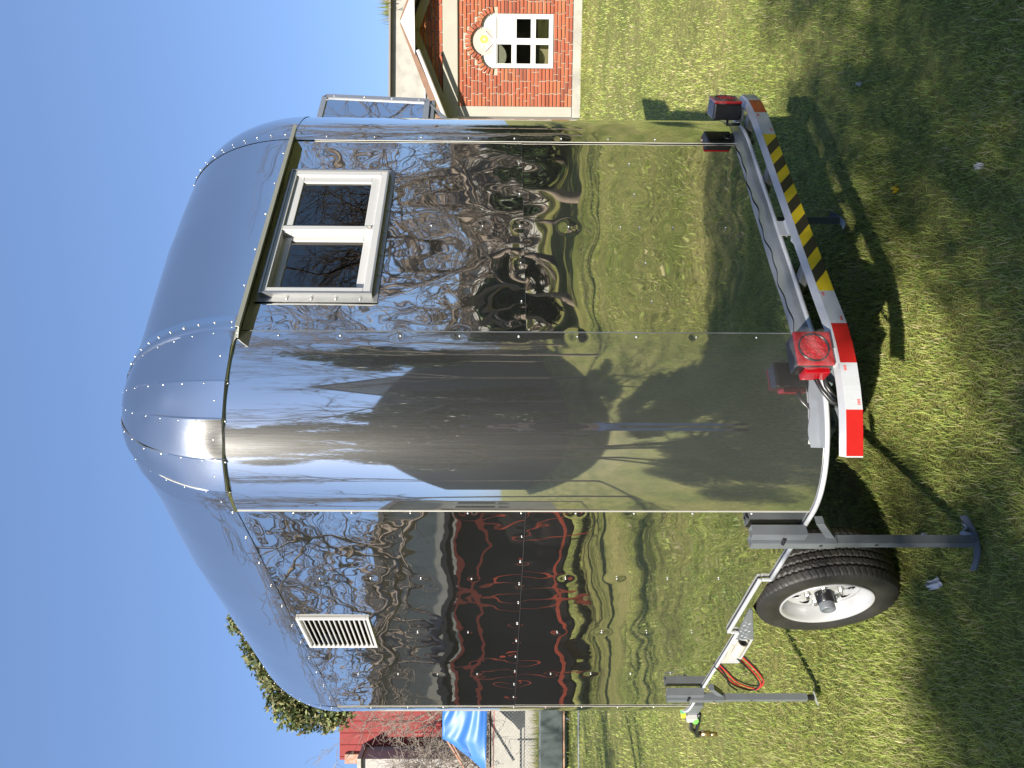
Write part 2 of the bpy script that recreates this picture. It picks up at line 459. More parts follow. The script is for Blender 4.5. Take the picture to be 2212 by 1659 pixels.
def lawn():
    zones = [  # x0,x1,y0,y1,per m2,length,width
        (-2.6, 2.9, 1.55, 3.6, 13000, .036, .0028), (-4.2, 4.4, 3.6, 5.5, 6000, .037, .0037), (-7, 6.5, 5.5, 9, 2000, .036, .0054),
        (-11, 9.5, 9, 17.5, 420, .05, .010), (-11, -2.6, 1, 5.5, 700, .045, .008), (2.9, 13, -5, 5.5, 420, .045, .010), (-6, 3, -4, 1.55, 700, .045, .008),
        (-18, -11, 4, 28, 120, .08, .016), (-11, -2, 17.5, 28, 120, .08, .016)]
    VV, CC = [], []
    for x0, x1, y0, y1, dens, ln, wd in zones:
        n = int((x1 - x0) * (y1 - y0) * dens)
        x = rng.uniform(x0, x1, n); y = rng.uniform(y0, y1, n)
        patch = value_noise(x, y, 3, 1.5); patch2 = value_noise(x, y, 5, .35)
        keep = rng.random(n) < np.clip(.80 + .25 * patch + .25 * patch2, .25, 1)
        x, y, patch, patch2 = x[keep], y[keep], patch[keep], patch2[keep]
        n = len(x)
        az = rng.uniform(0, 2 * np.pi, n)
        L_ = ln * rng.uniform(.45, 1.25, n) * (1 + .18 * patch)
        lean = rng.uniform(.5, 1.5, n)
        dx, dy = np.cos(az), np.sin(az); px, py = -dy, dx
        w = wd * rng.uniform(.6, 1.2, n)
        base = np.stack([x, y, np.full(n, -.002)], -1)
        d = np.stack([dx, dy, 0 * dx], -1); p = np.stack([px, py, 0 * px], -1)
        up = np.array([0, 0, 1.0])
        mid = base + (d * np.sin(lean * .5)[:, None] + up * np.cos(lean * .5)[:, None]) * (L_ * .55)[:, None]
        tip = mid + (d * np.sin(lean)[:, None] + up * np.cos(lean)[:, None]) * (L_ * .55)[:, None]
        V = np.stack([base - p * w[:, None] * .5, base + p * w[:, None] * .5, mid + p * w[:, None] * .45, mid - p * w[:, None] * .45, tip], 1)
        green = np.array([.36, .45, .095]); lime = np.array([.56, .64, .17]); straw = np.array([.74, .66, .36]); deep = np.array([.24, .35, .09])
        t = rng.random(n)
        c = green[None] * (1 - t[:, None]) + lime[None] * t[:, None]
        dry = np.clip(.13 + .12 * patch + .08 * patch2, 0, .5)
        s = rng.random(n) < dry; c[s] = straw * rng.uniform(.6, 1.05, (s.sum(), 1))
        dp = rng.random(n) < np.clip(.22 - .2 * patch, 0, .6); c[dp & ~s] = deep * rng.uniform(.8, 1.3, ((dp & ~s).sum(), 1))
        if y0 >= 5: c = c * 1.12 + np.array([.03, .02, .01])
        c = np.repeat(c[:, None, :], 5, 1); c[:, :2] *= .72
        VV.append(V.reshape(-1, 3)); CC.append(c.reshape(-1, 3))
    V = np.concatenate(VV); C = np.concatenate(CC)
    b = np.arange(len(V) // 5) * 5
    T = np.stack([np.stack([b, b + 1, b + 2], 1), np.stack([b, b + 2, b + 3], 1), np.stack([b + 3, b + 2, b + 4], 1)], 1).reshape(-1, 3)
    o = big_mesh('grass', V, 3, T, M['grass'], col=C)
    tag(o, 'short green and straw coloured lawn grass', 'grass', kind='stuff')
lawn()

# ------------------------------------------------------------------ trailer
CX, CY, TH = -0.1843, 2.2327, 0.6773
trailer = empty('food_trailer', (CX, CY, 0), TH, 'polished steel food trailer with rounded corners standing on the lawn', 'trailer')
B, MID, T = 0.598, 1.516, 2.430
RX1, RY1 = .4483, .353           # near corner
X1, Y1 = .4483, .353             # ends of the flat rear and side sheets
X2, Y2 = 1.483, 2.365
W, LN = 1.934, 2.865
RX4 = .33                        # front left corner, x radius

def ell(c, ax, ay, a0, a1, n):
    t = np.linspace(a0, a1, n)
    return np.stack([c[0] + ax * np.cos(t), c[1] + ay * np.sin(t)], -1)

# plan outline: pieces with base points P and inner roof points Q
def piece(kind, n):
    if kind == 'rear': x = np.linspace(X1, X2, n); P = np.stack([x, 0 * x], -1); Q = np.stack([x, 0 * x + Y1], -1)
    if kind == 'near': P = ell((X1, Y1), RX1, RY1, -np.pi / 2, -np.pi, n); Q = np.repeat([[X1, Y1]], n, 0)
    if kind == 'side': y = np.linspace(Y1, Y2, n); P = np.stack([0 * y, y], -1); Q = np.stack([0 * y + X1, y], -1)
    if kind == 'front_left': P = ell((X1, Y2), RX1, LN - Y2, np.pi, np.pi / 2, n); Q = np.repeat([[X1, Y2]], n, 0)
    if kind == 'front': x = np.linspace(X1, X2, n); P = np.stack([x, 0 * x + LN], -1); Q = np.stack([x, 0 * x + Y2], -1)
    if kind == 'front_right': P = ell((X2, Y2), W - X2, LN - Y2, np.pi / 2, 0, n); Q = np.repeat([[X2, Y2]], n, 0)
    if kind == 'right': y = np.linspace(Y2, Y1, n); P = np.stack([0 * y + W, y], -1); Q = np.stack([0 * y + X2, y], -1)
    if kind == 'rear_right': P = ell((X2, Y1), W - X2, Y1, 0, -np.pi / 2, n); Q = np.repeat([[X2, Y1]], n, 0)
    return P, Q

def outward(P):
    d = np.gradient(P, axis=0)
    nrm = np.stack([-d[:, 1], d[:, 0]], -1)
    nrm /= np.linalg.norm(nrm, axis=1, keepdims=True) + 1e-9
    c = P - np.array([W / 2, LN / 2])
    s = np.sign((nrm * c).sum(1)); s[s == 0] = 1
    return nrm * s[:, None]

def wave(s, z, seed, amp, wl, n=14, aniso=1.0):
    r = np.random.default_rng(seed)
    o = np.zeros(np.broadcast(s, z).shape)
    for k in range(n):
        a = r.uniform(0, np.pi); w = 2 * np.pi / (wl * r.uniform(.55, 1.8))
        o = o + np.sin(w * (s * np.cos(a) + aniso * z * np.sin(a)) + r.uniform(0, 6.28)) * (wl * 2 * np.pi / w / wl) / wl
    return amp * o / math.sqrt(n)

def dimples(s, z, riv, amp=.0010, sig=.032):
    o = np.zeros(np.broadcast(s, z).shape)
    for i, (a, b) in enumerate(riv):
        k = ((i * 37) % 11) / 11
        r2 = (s - a) ** 2 + (z - b) ** 2
        sg = sig * (.8 + .5 * k)
        o -= amp * (.5 + k) * np.exp(-r2 / (2 * sg ** 2)) * (.65 + .35 * np.cos(np.sqrt(r2) / sg * 2.6))
    return o

WIN = (.585, 1.262, 2.012, 2.398)     # hole for the rear window
VENT = (1.215, 1.492, 2.138, 2.396)   # hole for the side vent

def grid_coords(a, b, step, extra=()):
    c = list(np.linspace(a, b, int((b - a) / step) + 1))
    for e in extra:
        if a < e < b:
            i = int(np.argmin([abs(x - e) for x in c])); c[i] = e
    return np.array(c)

rear_riv = [(.966, z) for z in (1.848, 1.664, 1.354, 1.166, 1.096, .976, .785)] + [(x, 1.097) for x in (1.345, 1.155, .776, .591)] + \
           [(x, 1.529) for x in (1.339, 1.152, .967, .773, .588)] + [(x, 2.445) for x in ()]
side_riv = [(y, z) for y in (.846, 1.88) for z in (2.256, 2.07, 1.886, 1.70, 1.355, 1.166, .979, .79)] + [(1.365, z) for z in (1.938, 1.728, 1.355, 1.167, .979, .789)] + \
           [(y, 1.524) for y in (.521, .709, .894, 1.064, 1.272, 1.463, 1.651, 1.844, 2.03, 2.22)]
s1_riv = [(.430, z) for z in (2.30, 2.105, 1.915, 1.728, 1.54, 1.354, 1.165, .974, .781)]
s3_riv = [(.363, z) for z in (2.254, 2.069, 1.883, 1.70, 1.53, 1.355, 1.168, .98, .79)]
s2_riv = [(1.508, z) for z in (2.30, 2.107, 1.92, 1.73, 1.545, 1.356, 1.166, .976, .785)]
s4_riv = [(2.39, z) for z in (2.26, 2.07, 1.886, 1.70, 1.52, 1.355, 1.166, .979, .79)]

def flat_panel(name, axis, a0, a1, z0, z1, riv, seed, amp, wl, off=0.0, hole=None, step=.0115):
    s = grid_coords(a0, a1, step, hole[:2] if hole else ()); z = grid_coords(z0, z1, step, hole[2:] if hole else ())
    S, Z = np.meshgrid(s, z, indexing='ij')
    edge = np.minimum(np.minimum(S - a0, a1 - S), np.minimum(Z - z0, z1 - Z))
    fade = np.clip(edge / .05, .25, 1)
    d = off + fade * wave(S, Z, seed, amp, wl) + wave(S, Z, seed + 50, amp * .07, wl * .22) + dimples(S, Z, riv, .0013, .034) \
        + .0011 * np.sin(2 * np.pi * S / .187 + seed) * (.6 + .4 * np.sin(S * 7 + seed)) * np.exp(-((Z - MID) / .085) ** 2)
    if axis == 'rear': P = np.stack([S, -d, Z], -1)
    else: P = np.stack([-d, S, Z], -1)
    skip = None
    if hole:
        sc = (S[:-1, :-1] + S[1:, 1:]) / 2; zc = (Z[:-1, :-1] + Z[1:, 1:]) / 2
        skip = (sc > hole[0]) & (sc < hole[1]) & (zc > hole[2]) & (zc < hole[3])
    return surf(name, P, M['steel'], trailer, skip, flip=(axis == 'rear'))

p_ru = flat_panel('wall_panel', 'rear', X1 - .012, X2 + .004, MID + .001, T, rear_riv + s1_riv + s2_riv, 11, .00110, .46, 0, WIN)
p_rl = flat_panel('wall_panel', 'rear', X1 - .012, X2 + .004, B + .02, MID + .016, rear_riv + s1_riv + s2_riv, 12, .00080, .52, -.0012)
p_su = flat_panel('wall_panel', 'side', Y1 - .004, Y2 + .012, MID + .001, T, side_riv + s3_riv, 13, .00075, .32, .0012, VENT)
p_sl = flat_panel('wall_panel', 'side', Y1 - .004, Y2 + .012, B, MID + .016, side_riv + s3_riv, 14, .00060, .36, 0)
p_ru['label'] = 'upper rear panel with the window'; p_rl['label'] = 'lower rear panel above the bumper'
p_su['label'] = 'upper side panel with the louvre vent'; p_sl['label'] = 'lower side panel above the wheel'

def curved_panel(name, kind, z0, z1, off, seed, amp, mat_, riv_fn=None, n=110, nz=150, wl=.5):
    P, Q = piece(kind, n)
    N_ = outward(P)
    z = np.linspace(z0, z1, nz)
    L_ = np.concatenate([[0], np.cumsum(np.linalg.norm(np.diff(P, axis=0), axis=1))])
    S, Z = np.meshgrid(L_, z, indexing='ij')
    d = off + wave(S * 1.0, Z, seed, amp, wl, aniso=.6)
    if riv_fn: d = d + dimples(S, Z, riv_fn(L_), .0008, .028)
    G = np.zeros((n, nz, 3))
    G[..., 0] = P[:, None, 0] + N_[:, None, 0] * d; G[..., 1] = P[:, None, 1] + N_[:, None, 1] * d; G[..., 2] = Z
    return surf(name, G, mat_, trailer, flip=(kind in ()))
nearP = curved_panel('corner_panel', 'near', B, T, .0016, 21, .00022, M['corner'], lambda L_: [(.02, z) for _, z in s1_riv])
tag(nearP, 'near corner panel, smooth and hazy under its film')
curved_panel('corner_panel', 'rear_right', B, T, .0016, 22, .0005, M['steel'], lambda L_: [(L_[-1] - .026, z) for _, z in s2_riv], wl=.3)
curved_panel('corner_panel', 'front_left', B, T, .0020, 23, .0005, M['steel'], lambda L_: [(.025, z) for _, z in s4_riv], wl=.3)
for k in ('front', 'front_right'):
    curved_panel('wall_panel', k, B, T, 0, 30, .0008, M['steel'], n=40, nz=60)
# serving side: wall with the hatch opening cut out
P, Q = piece('right', 60)
zz = np.linspace(B, T, 60)
G = np.zeros((60, 60, 3)); G[..., 0] = P[:, None, 0]; G[..., 1] = P[:, None, 1]; G[..., 2] = zz[None]
ym = (G[:-1, :-1, 1] + G[1:, 1:, 1]) / 2; zm = (G[:-1, :-1, 2] + G[1:, 1:, 2]) / 2
surf('wall_panel', G, M['steel'], trailer, (ym > .7) & (ym < 2.1) & (zm > 1.35) & (zm < 2.1))

# sheet edges along the vertical seams and the belt seam
for p_, q_, w_, h_ in (((X1 + .0005, -.0028, B + .02), (X1 + .0005, -.0028, T), .0012, .0014), ((X2 - .0005, -.0030, B + .01), (X2 - .0005, -.0030, T), .0022, .002),
                       ((-.0030, Y1 - .005, B + .01), (-.0030, Y1 - .005, T), .0018, .0022), ((-.0036, Y2, B + .01), (-.0036, Y2, T), .002, .002)):
    e = MB(); e.bar(p_, q_, w_, h_); e.build('seam_edge', M['grey_paint'] if p_[0] == X1 + .0005 else M['seam'], trailer)
for p_, q_ in (((X1 + .002, -.0012, MID), (X2 - .002, -.0012, MID)), ((-.0022, Y1, MID), (-.0022, Y2, MID))):
    e = MB(); e.bar(p_, q_, .0016, .0016); e.build('belt_seam', M['dark'], trailer)

rv = MB()
for a, z in rear_riv: rv.rivet((a, -.001, z), (0, -1, 0))
for a, z in s1_riv: rv.rivet((a, -.0012, z), (-.05, -1, 0))
for a, z in s2_riv: rv.rivet((a, -.0012, z), (.06, -1, 0))
o = rv.build('rivets', M['rivet'], trailer, True); o['kind'] = 'stuff'
rv = MB()
for a, z in side_riv: rv.rivet((-.001, a, z), (-1, 0, 0))
for a, z in s3_riv: rv.rivet((-.0012, a, z), (-1, 0, 0))
for a, z in s4_riv: rv.rivet((-.0005, a, z), (-1, .06, 0))
o = rv.build('rivets', M['rivet'], trailer, True); o['kind'] = 'stuff'

# ---- roof: quarter round bands on the straight sides, riveted gores at the corners
def roof_rise(P):
    d = np.hypot(P[..., 0] - .12, P[..., 1] - .12)
    return .455 + .035 * np.clip((d - .45) / .5, 0, 1)

def band(name, kind, n, ns, off, seed, amp, mat_, s0=0.0, a=None, flat=0.0, thick=0.0, dent=None):
    if a is None: P, Q = piece(kind, n)
    else:
        PP, QQ = piece(kind, 721)
        t = np.linspace(a[0] / 90 * 720, a[1] / 90 * 720, n)
        P = np.stack([np.interp(t, np.arange(721), PP[:, i]) for i in (0, 1)], -1); Q = np.repeat(QQ[:1], n, 0)
        if flat:
            ch = P[0] + (P[-1] - P[0]) * np.linspace(0, 1, n)[:, None]
            P = P * (1 - flat) + ch * flat
    s = np.linspace(s0, np.pi / 2, ns)
    rise = roof_rise(P)
    G = np.zeros((n, ns, 3))
    G[..., :2] = P[:, None] + (Q - P)[:, None] * (1 - np.cos(s))[None, :, None]
    G[..., 2] = T + rise[:, None] * np.sin(s)[None]
    out = np.zeros_like(G); v = (P - Q); ln = np.linalg.norm(v, axis=1, keepdims=True); v = v / ln
    out[..., :2] = v[:, None] * np.cos(s)[None, :, None]; out[..., 2] = np.sin(s)[None]
    A, S_ = np.meshgrid(np.concatenate([[0], np.cumsum(np.linalg.norm(np.diff(P, axis=0), axis=1))]), s * .43, indexing='ij')
    d = off + wave(A, S_, seed, amp, .28)
    if dent is not None: d = d + dent(A, S_)
    G += out * d[..., None]
    return G, surf(name, G, mat_, trailer, thick=thick)

band('roof_edge_panel', 'rear', 90, 60, .003, 41, .0006, M['dome'])
band('roof_edge_panel', 'side', 150, 60, .003, 42, .0006, M['dome'])
for k in ('front_left', 'front', 'front_right', 'right', 'rear_right'):
    band('roof_edge_panel', k, 40, 40, .004 if k == 'rear_right' else .003, 43, .0008, M['dome'])
cuts = [0, 24.1, 39.9, 57.7, 73.8, 90]
gr = MB()
for i in range(5):
    def dent(A, S_, i=i):
        r = np.random.default_rng(90 + i)
        o = np.zeros_like(A)
        for _ in range(8):
            a, s_, w, h = r.uniform(0, A.max()), r.uniform(.0, .35), r.uniform(.022, .06), r.uniform(-.0050, .0050)
            o += h * np.exp(-((A - a) ** 2 + (S_ - s_) ** 2) / (2 * w * w))
        return o
    G, ob = band('dome_gore', 'near', 26, 60, .004 + .0012 * (i % 2), 60 + i, .0015, M['dome'], a=(cuts[i] - (.6 if i else 0), cuts[i + 1]), flat=.92, thick=.0025, dent=dent)
    if i:
        ge = MB(); ge.tube([tuple(q) for q in G[0, 0:54:3]], .0014, 5); ge.build('seam_edge', M['seam'] if i in (1, 4) else M['grey_paint'], trailer)
    if i in (2, 3): ob['label'] = 'dented gore where the sun glares'
    c = Vector((X1, Y1, T))
    for s_ in (np.arange(9) / 9 * .93 * 60).astype(int):
        p = Vector(G[2, s_]); nn = (p - c); gr.rivet(p, nn)
    p = Vector(G[13, 3]); gr.rivet(p, p - c)
# rivet row along the lapped strip beside the dome and at the far right and far left domes
for kk in range(12):
    s_ = kk / 12 * 1.45 + .06
    x = X1 + .035
    p = Vector((x, Y1 * (1 - math.cos(s_)) - .006 * math.cos(s_), T + .457 * math.sin(s_) + .006 * math.sin(s_)))
    gr.rivet(p, (0, -math.cos(s_), math.sin(s_)))
    p = Vector((X2 + .03, Y1 * (1 - math.cos(s_)) - .006 * math.cos(s_), T + .49 * math.sin(s_) + .006))
    gr.rivet(p, (0, -math.cos(s_), math.sin(s_)))
    p = Vector((X1 * (1 - math.cos(s_)) - .005 * math.cos(s_), Y2 + .028, T + .49 * math.sin(s_) + .006))
    gr.rivet(p, (-math.cos(s_), 0, math.sin(s_)))
for y in (.357, .526, .714, .901, 1.089, 1.284, 1.468, 1.655, 1.84, 2.03, 2.22): gr.rivet((-.0042, y, 2.444), (-1, 0, .05))
for x in (.46, .65, .83, 1.02, 1.2, 1.39): gr.rivet((x, -.0042, 2.452), (0, -1, .05))
o = gr.build('rivets', M['rivet'], trailer, True); o['kind'] = 'stuff'
# lapped strip between rear roof edge and dome
G, ob = band('lap_strip', 'rear', 8, 60, .0055, 44, .0003, M['dome'])
bpy.data.objects.remove(ob)
s = np.linspace(0, np.pi / 2, 60); xs = np.array([X1 - .008, X1 + .02, X1 + .062])
G = np.zeros((3, 60, 3)); G[..., 0] = xs[:, None]; G[..., 1] = Y1 * (1 - np.cos(s))[None] - .0062 * np.cos(s)[None]; G[..., 2] = T + (.457 * np.sin(s) + .0062 * np.sin(s))[None]
surf('lap_strip', G, M['dome'], trailer, thick=.001)
# roof sheet
nx, ny = 20, 30
xs, ys = np.linspace(X1, X2, nx), np.linspace(Y1, Y2, ny)
XX, YY = np.meshgrid(xs, ys, indexing='ij')
surf('roof_sheet', np.stack([XX, YY, T + .003 + np.minimum(.49, .455 + .035 * np.clip((np.hypot(XX - .45, YY - .35)) / .5, 0, 1))], -1), M['dome'], trailer)
# gap line under the roof, dark joint
Pall = np.concatenate([piece(k, 24)[0] for k in ('rear_right', 'rear')][:0] + [piece('rear_right', 24)[0][::1], piece('rear', 20)[0][::-1], piece('near', 40)[0], piece('side', 20)[0], piece('front_left', 24)[0]])
Nn = outward(Pall)
jt = MB(); jt.tube([(p[0] + n_[0] * .0005, p[1] + n_[1] * .0005, T + .001) for p, n_ in zip(Pall, Nn)], .0016, 5)
jt.build('roof_joint', M['dark'], trailer)

# ---- inner shell, floor, underframe
loopP = np.concatenate([piece('rear', 3)[0][::-1], piece('near', 16)[0][1:], piece('side', 3)[0][1:], piece('front_left', 16)[0][1:], piece('front', 3)[0][1:], piece('front_right', 16)[0][1:], piece('right', 3)[0][1:], piece('rear_right', 16)[0][1:-1]])
ctr_ = np.array([W / 2, LN / 2])
ib = MB()
ib.prism([(*(ctr_ + (p - ctr_) * .965), B - .012) for p in loopP], (0, 0, 0), (0, 0, .03))
ib.build('floor_plate', M['dark'], trailer)
for (c, d) in (((W / 2, LN - .10, 1.55), (W - .5, .01, 1.8)), ((W - .06, LN / 2, 1.0), (.01, LN - .5, .6)), ((W / 2, LN / 2, 2.66), (W - .55, LN - .55, .01)), ((.95, 1.3, 1.75), (.9, .01, 1.2))):
    k = MB(); k.box(c, d); k.build('inner_lining', M['inside'], trailer)
k = MB()
for x in (.25, W - .25): k.bar((x, .1, .555), (x, LN + .1, .555), .05, .08)
for y in (.2, 1.0, 1.5, 2.5): k.bar((.2, y, .555), (W - .2, y, .555), .05, .06)
k.build('chassis', M['grey_paint'], trailer)
k = MB(); k.tube([(.03, 1.14, .285), (W - .03, 1.14, .285)], .03, 12)
for x in (.30, W - .3): k.bar((x, .7, .44), (x, 1.6, .44), .05, .03); k.bar((x, 1.14, .28), (x, 1.14, .54), .05, .05)
k.build('axle', M['grey_paint'], trailer)

# ---- base ring tube
ring = [(p[0] + n_[0] * .006, p[1] + n_[1] * .006, .598) for p, n_ in zip(*(lambda P: (P, outward(P)))(np.concatenate([piece('rear_right', 20)[0], piece('rear', 16)[0][::-1], piece('near', 30)[0]])))]
ring += [(-.006, y, .598) for y in np.linspace(Y1 + .03, .84, 6)]
k = MB(); k.tube(ring, .0078, 10); k.build('base_tube', M['galv'], trailer, True)
k = MB(); k.bar((-.008, .836, .640), (-.008, 1.345, .640), .012, .014); k.bar((-.008, .838, .596), (-.008, .838, .632), .012, .010); k.bar((-.008, 1.345, .596), (-.008, 1.345, .632), .012, .010)
k.build('fender_rail', M['galv'], trailer, bevel=.003)
PF = piece('front_left', 20)[0]; NF = outward(PF)
ring2 = [(-.006, y, .598) for y in np.linspace(1.35, Y2, 8)] + [(p[0] + n_[0] * .006, p[1] + n_[1] * .006, .598) for p, n_ in zip(PF, NF)]
k = MB(); k.tube(ring2, .0072, 10); k.build('base_tube', M['galv'], trailer, True)

# wavy hem of sheet between rear panel and ring
Pw = np.concatenate([piece('rear_right', 60)[0][30:], piece('rear', 160)[0][::-1], piece('near', 80)[0][:46]])
Nw = outward(Pw)
Ls = np.concatenate([[0], np.cumsum(np.linalg.norm(np.diff(Pw, axis=0), axis=1))])
top = .650 + .0045 * np.sin(Ls * 2 * np.pi / .27) + .003 * np.sin(Ls * 2 * np.pi / .113 + 1)
G = np.zeros((len(Pw), 4, 3))
for j, (o_, f_) in enumerate(((.0028, 1), (.0050, .66), (.0065, .33), (.0045, 0))):
    wv = o_ + (.0016 * np.sin(Ls * 2 * np.pi / .34 + j * .3) if j else 0 * Ls)
    G[:, j, 0] = Pw[:, 0] + Nw[:, 0] * wv; G[:, j, 1] = Pw[:, 1] + Nw[:, 1] * wv; G[:, j, 2] = .598 + (top - .598) * f_
surf('wavy_hem', G, M['film'], trailer)

# ---- bumper
bp_ctrl = [(1.745, -.045), (1.719, -.078), (1.657, -.100), (1.60, -.113), (1.517, -.121), (1.37, -.122), (1.1, -.122), (.8, -.123), (.515, -.125), (.42, -.128), (.369, -.128), (.30, -.119), (.238, -.105), (.17, -.080), (.107, -.050), (.05, -.008), (-.003, .034)]
bl = np.array(bp_ctrl)
tt = np.concatenate([[0], np.cumsum(np.linalg.norm(np.diff(bl, axis=0), axis=1))])
def bump_at(s):
    x = np.interp(s, tt, bl[:, 0]); y = np.interp(s, tt, bl[:, 1])
    h = .02
    dx = np.interp(s + h, tt, bl[:, 0]) - np.interp(s - h, tt, bl[:, 0]); dy = np.interp(s + h, tt, bl[:, 1]) - np.interp(s - h, tt, bl[:, 1])
    n_ = np.array([dy, -dx]) / math.hypot(dx, dy)
    if n_[1] > .2: n_ = -n_
    if n_[1] > 0 and n_[0] > 0 and x < .3: n_ = -n_
    return np.array([x, y]), n_
ss = np.linspace(0, tt[-1], 120)
prof = [(0, .600), (0, .550), (-.005, .550), (-.005, .594), (-.046, .594), (-.046, .600)]
vs, fs = [], []
for s_ in ss:
    p, n_ = bump_at(s_)
    for o_, z in prof: vs.append((p[0] + n_[0] * o_, p[1] + n_[1] * o_, z))
m_ = len(prof)
for i in range(len(ss) - 1):
    for j in range(m_): fs.append((i * m_ + j, i * m_ + (j + 1) % m_, (i + 1) * m_ + (j + 1) % m_, (i + 1) * m_ + j))
fs += [tuple(range(m_)), tuple((len(ss) - 1) * m_ + j for j in range(m_))]
k = MB(); k.add(vs, fs)
bumper = k.build('bumper', M['white_paint'], trailer)

def s_of_x(x): return float(np.interp(-x, -bl[:, 0], tt))
def tape(s0, s1, mt, skew=0.0, name='tape', z0=.5505, z1=.5995):
    """strip on the bumper face; skew shifts the lower edge towards +x"""
    n = max(3, int((s1 - s0) / .012) + 2)
    vs, fs = [], []
    for i in range(n):
        f_ = i / (n - 1)
        for z, sk in ((z1, 0), (z0, -skew)):
            s_ = min(max(s0 + (s1 - s0) * f_ + sk, 0.001), tt[-1] - .001)
            p, nn = bump_at(s_)
            vs.append((p[0] + nn[0] * .0016, p[1] + nn[1] * .0016, z))
    fs = [(2 * i, 2 * i + 1, 2 * i + 3, 2 * i + 2) for i in range(n - 1)]
    k = MB(); k.add(vs, fs)
    return k.build(name, mt, bumper)
hz0, hz1 = s_of_x(1.37), s_of_x(.517)
per = (hz1 - hz0) / 7.5
tape(.004, s_of_x(1.63), M['tape_white']); tape(s_of_x(1.63), s_of_x(1.52), M['tape_red']); tape(s_of_x(1.52), hz0, M['tape_white'])
# hazard stripes: yellow ground with slanted black bars
k = 0
tape(hz0, hz1, M['tape_yellow'], 0, 'hazard_tape')
def hazard(s0, w, skew):
    vs, fs = [], []
    n = 5
    for i in range(n):
        f_ = i / (n - 1)
        for z, sk in ((.5995, 0), (.5505, -skew)):
            s_ = min(max(s0 + w * f_ + sk, hz0 + .001), hz1 - .001)
            p, nn = bump_at(s_)
            vs.append((p[0] + nn[0] * .0022, p[1] + nn[1] * .0022, z))
    k = MB(); k.add(vs, [(2 * i, 2 * i + 1, 2 * i + 3, 2 * i + 2) for i in range(n - 1)])
    k.build('hazard_stripe', M['tape_black'], bumper)
for i in range(7): hazard(hz0 + per * (i + .70), per * .5, .062)
sA, sB, sC, sD = s_of_x(.517), s_of_x(.375), s_of_x(.238), s_of_x(.107)
tape(sA, sB, M['tape_white']); tape(sB, sC, M['tape_red']); tape(sC, sD, M['tape_white']); tape(sD, tt[-1] - .004, M['tape_red'])
for s_, z in ((sA + .015, .590), (sB - .02, .562), (sC + .016, .588), (sD - .022, .560), (s_of_x(1.50), .590), (s_of_x(1.40), .560)):
    k = MB()
    p, nn = bump_at(s_)
    u_ = np.array([nn[1], -nn[0]])
    def pt(a, z_): return (p[0] + u_[0] * a + nn[0] * .0023, p[1] + u_[1] * a + nn[1] * .0023, z_)
    # one connected comb shaped print mark
    k.add([pt(-.008, z - .001), pt(.008, z - .001), pt(.008, z + .001), pt(-.008, z + .001)], [(0, 1, 2, 3)])
    for a in (-.007, -.0023, .0023, .007):
        k.add([pt(a - .0012, z - .0045), pt(a + .0012, z - .0045), pt(a + .0012, z + .0045), pt(a - .0012, z + .0045)], [(0, 1, 2, 3)])
    o = k.build('tape_print', M['red_print'], bumper); o['kind'] = 'stuff'
# bumper brackets
for x in (.30, .70, 1.25, 1.62):
    k = MB(); k.bar((x, -.08, .572), (x, .06, .572), .04, .03); k.build('bumper_bracket', M['grey_paint'], trailer, bevel=.003)
k = MB(); k.box((.93, -.045, .575), (.075, .05, .004), rx=.5); k.box((.93, -.03, .59), (.075, .004, .04)); k.tube([(.88, -.04, .57), (.86, -.035, .575), (.845, -.04, .57)], .008, 8)
k.build('plate_bracket', M['white_paint'], trailer)

# ---- tail lights
def tail_light(x, y, z, rz, label):
    lt = empty('tail_light', (x, y, z), rz); lt.parent = trailer; lt['label'] = label
    k = MB(); k.box((0, .032, 0), (.112, .066, .112)); k.build('housing', M['black'], lt, bevel=.008)
    k = MB(); k.box((0, -.005, 0), (.112, .012, .112)); k.build('lens', M['red_lens'], lt, bevel=.005)
    k = MB(); k.lathe([(-.0115, .0465), (-.0155, .0455), (-.0155, .043), (-.0115, .042)], (0, 0, .002), 'Y', 36); k.build('bezel', M['black'], lt, True)
    k = MB()
    r = random.Random(4)
    for i in range(70):
        a, q = r.uniform(0, 6.28), .040 * math.sqrt(r.random())
        c = Vector((q * math.cos(a), -.0115, q * math.sin(a) + .002)); w = r.uniform(.003, .007)
        b = r.uniform(0, 1.5)
        vs = [c + Vector((w * math.cos(b + j * 1.5708), 0, w * math.sin(b + j * 1.5708))) for j in range(4)] + [c + Vector((r.uniform(-.002, .002), -.004, r.uniform(-.002, .002)))]
        k.add(vs, [(0, 1, 4), (1, 2, 4), (2, 3, 4), (3, 0, 4)])
    k.lathe([(-.0112, .0005), (-.0112, .0415)], (0, 0, .002), 'Y', 36)
    k.build('led_cluster', M['red_led'], lt)
    return lt
def wrap_sheet(lt, sc=1.0, seed=1):
    r = np.random.default_rng(seed)
    n = 22
    a, b = np.meshgrid(np.linspace(-1, 1, n), np.linspace(-1, 1, n), indexing='ij')
    rr = np.maximum(np.abs(a), np.abs(b))
    x = .066 * a; z = .066 * b; y = -.024 + .10 * np.clip(rr - .88, 0, 1) * 1.6
    j = .006 * np.sin(a * 5 + b * 3 + seed) + .005 * np.sin(b * 9 - a * 4) + r.normal(0, .0016, a.shape)
    G = np.stack([x * (1 + .06 * np.sin(b * 6)), y + j * .5, z * (1 + .07 * np.sin(a * 5 + 1))], -1)
    surf('plastic_wrap', G, M['wrap'], lt)
l1 = tail_light(.290, -.105, .667, R(-14), 'near red tail light wrapped in clear plastic')
wrap_sheet(l1, seed=1)
k = MB(); k.box((-.066, .03, -.005), (.02, .055, .075)); k.build('side_reflector', M['red_lens'], l1, bevel=.004)
k = MB()
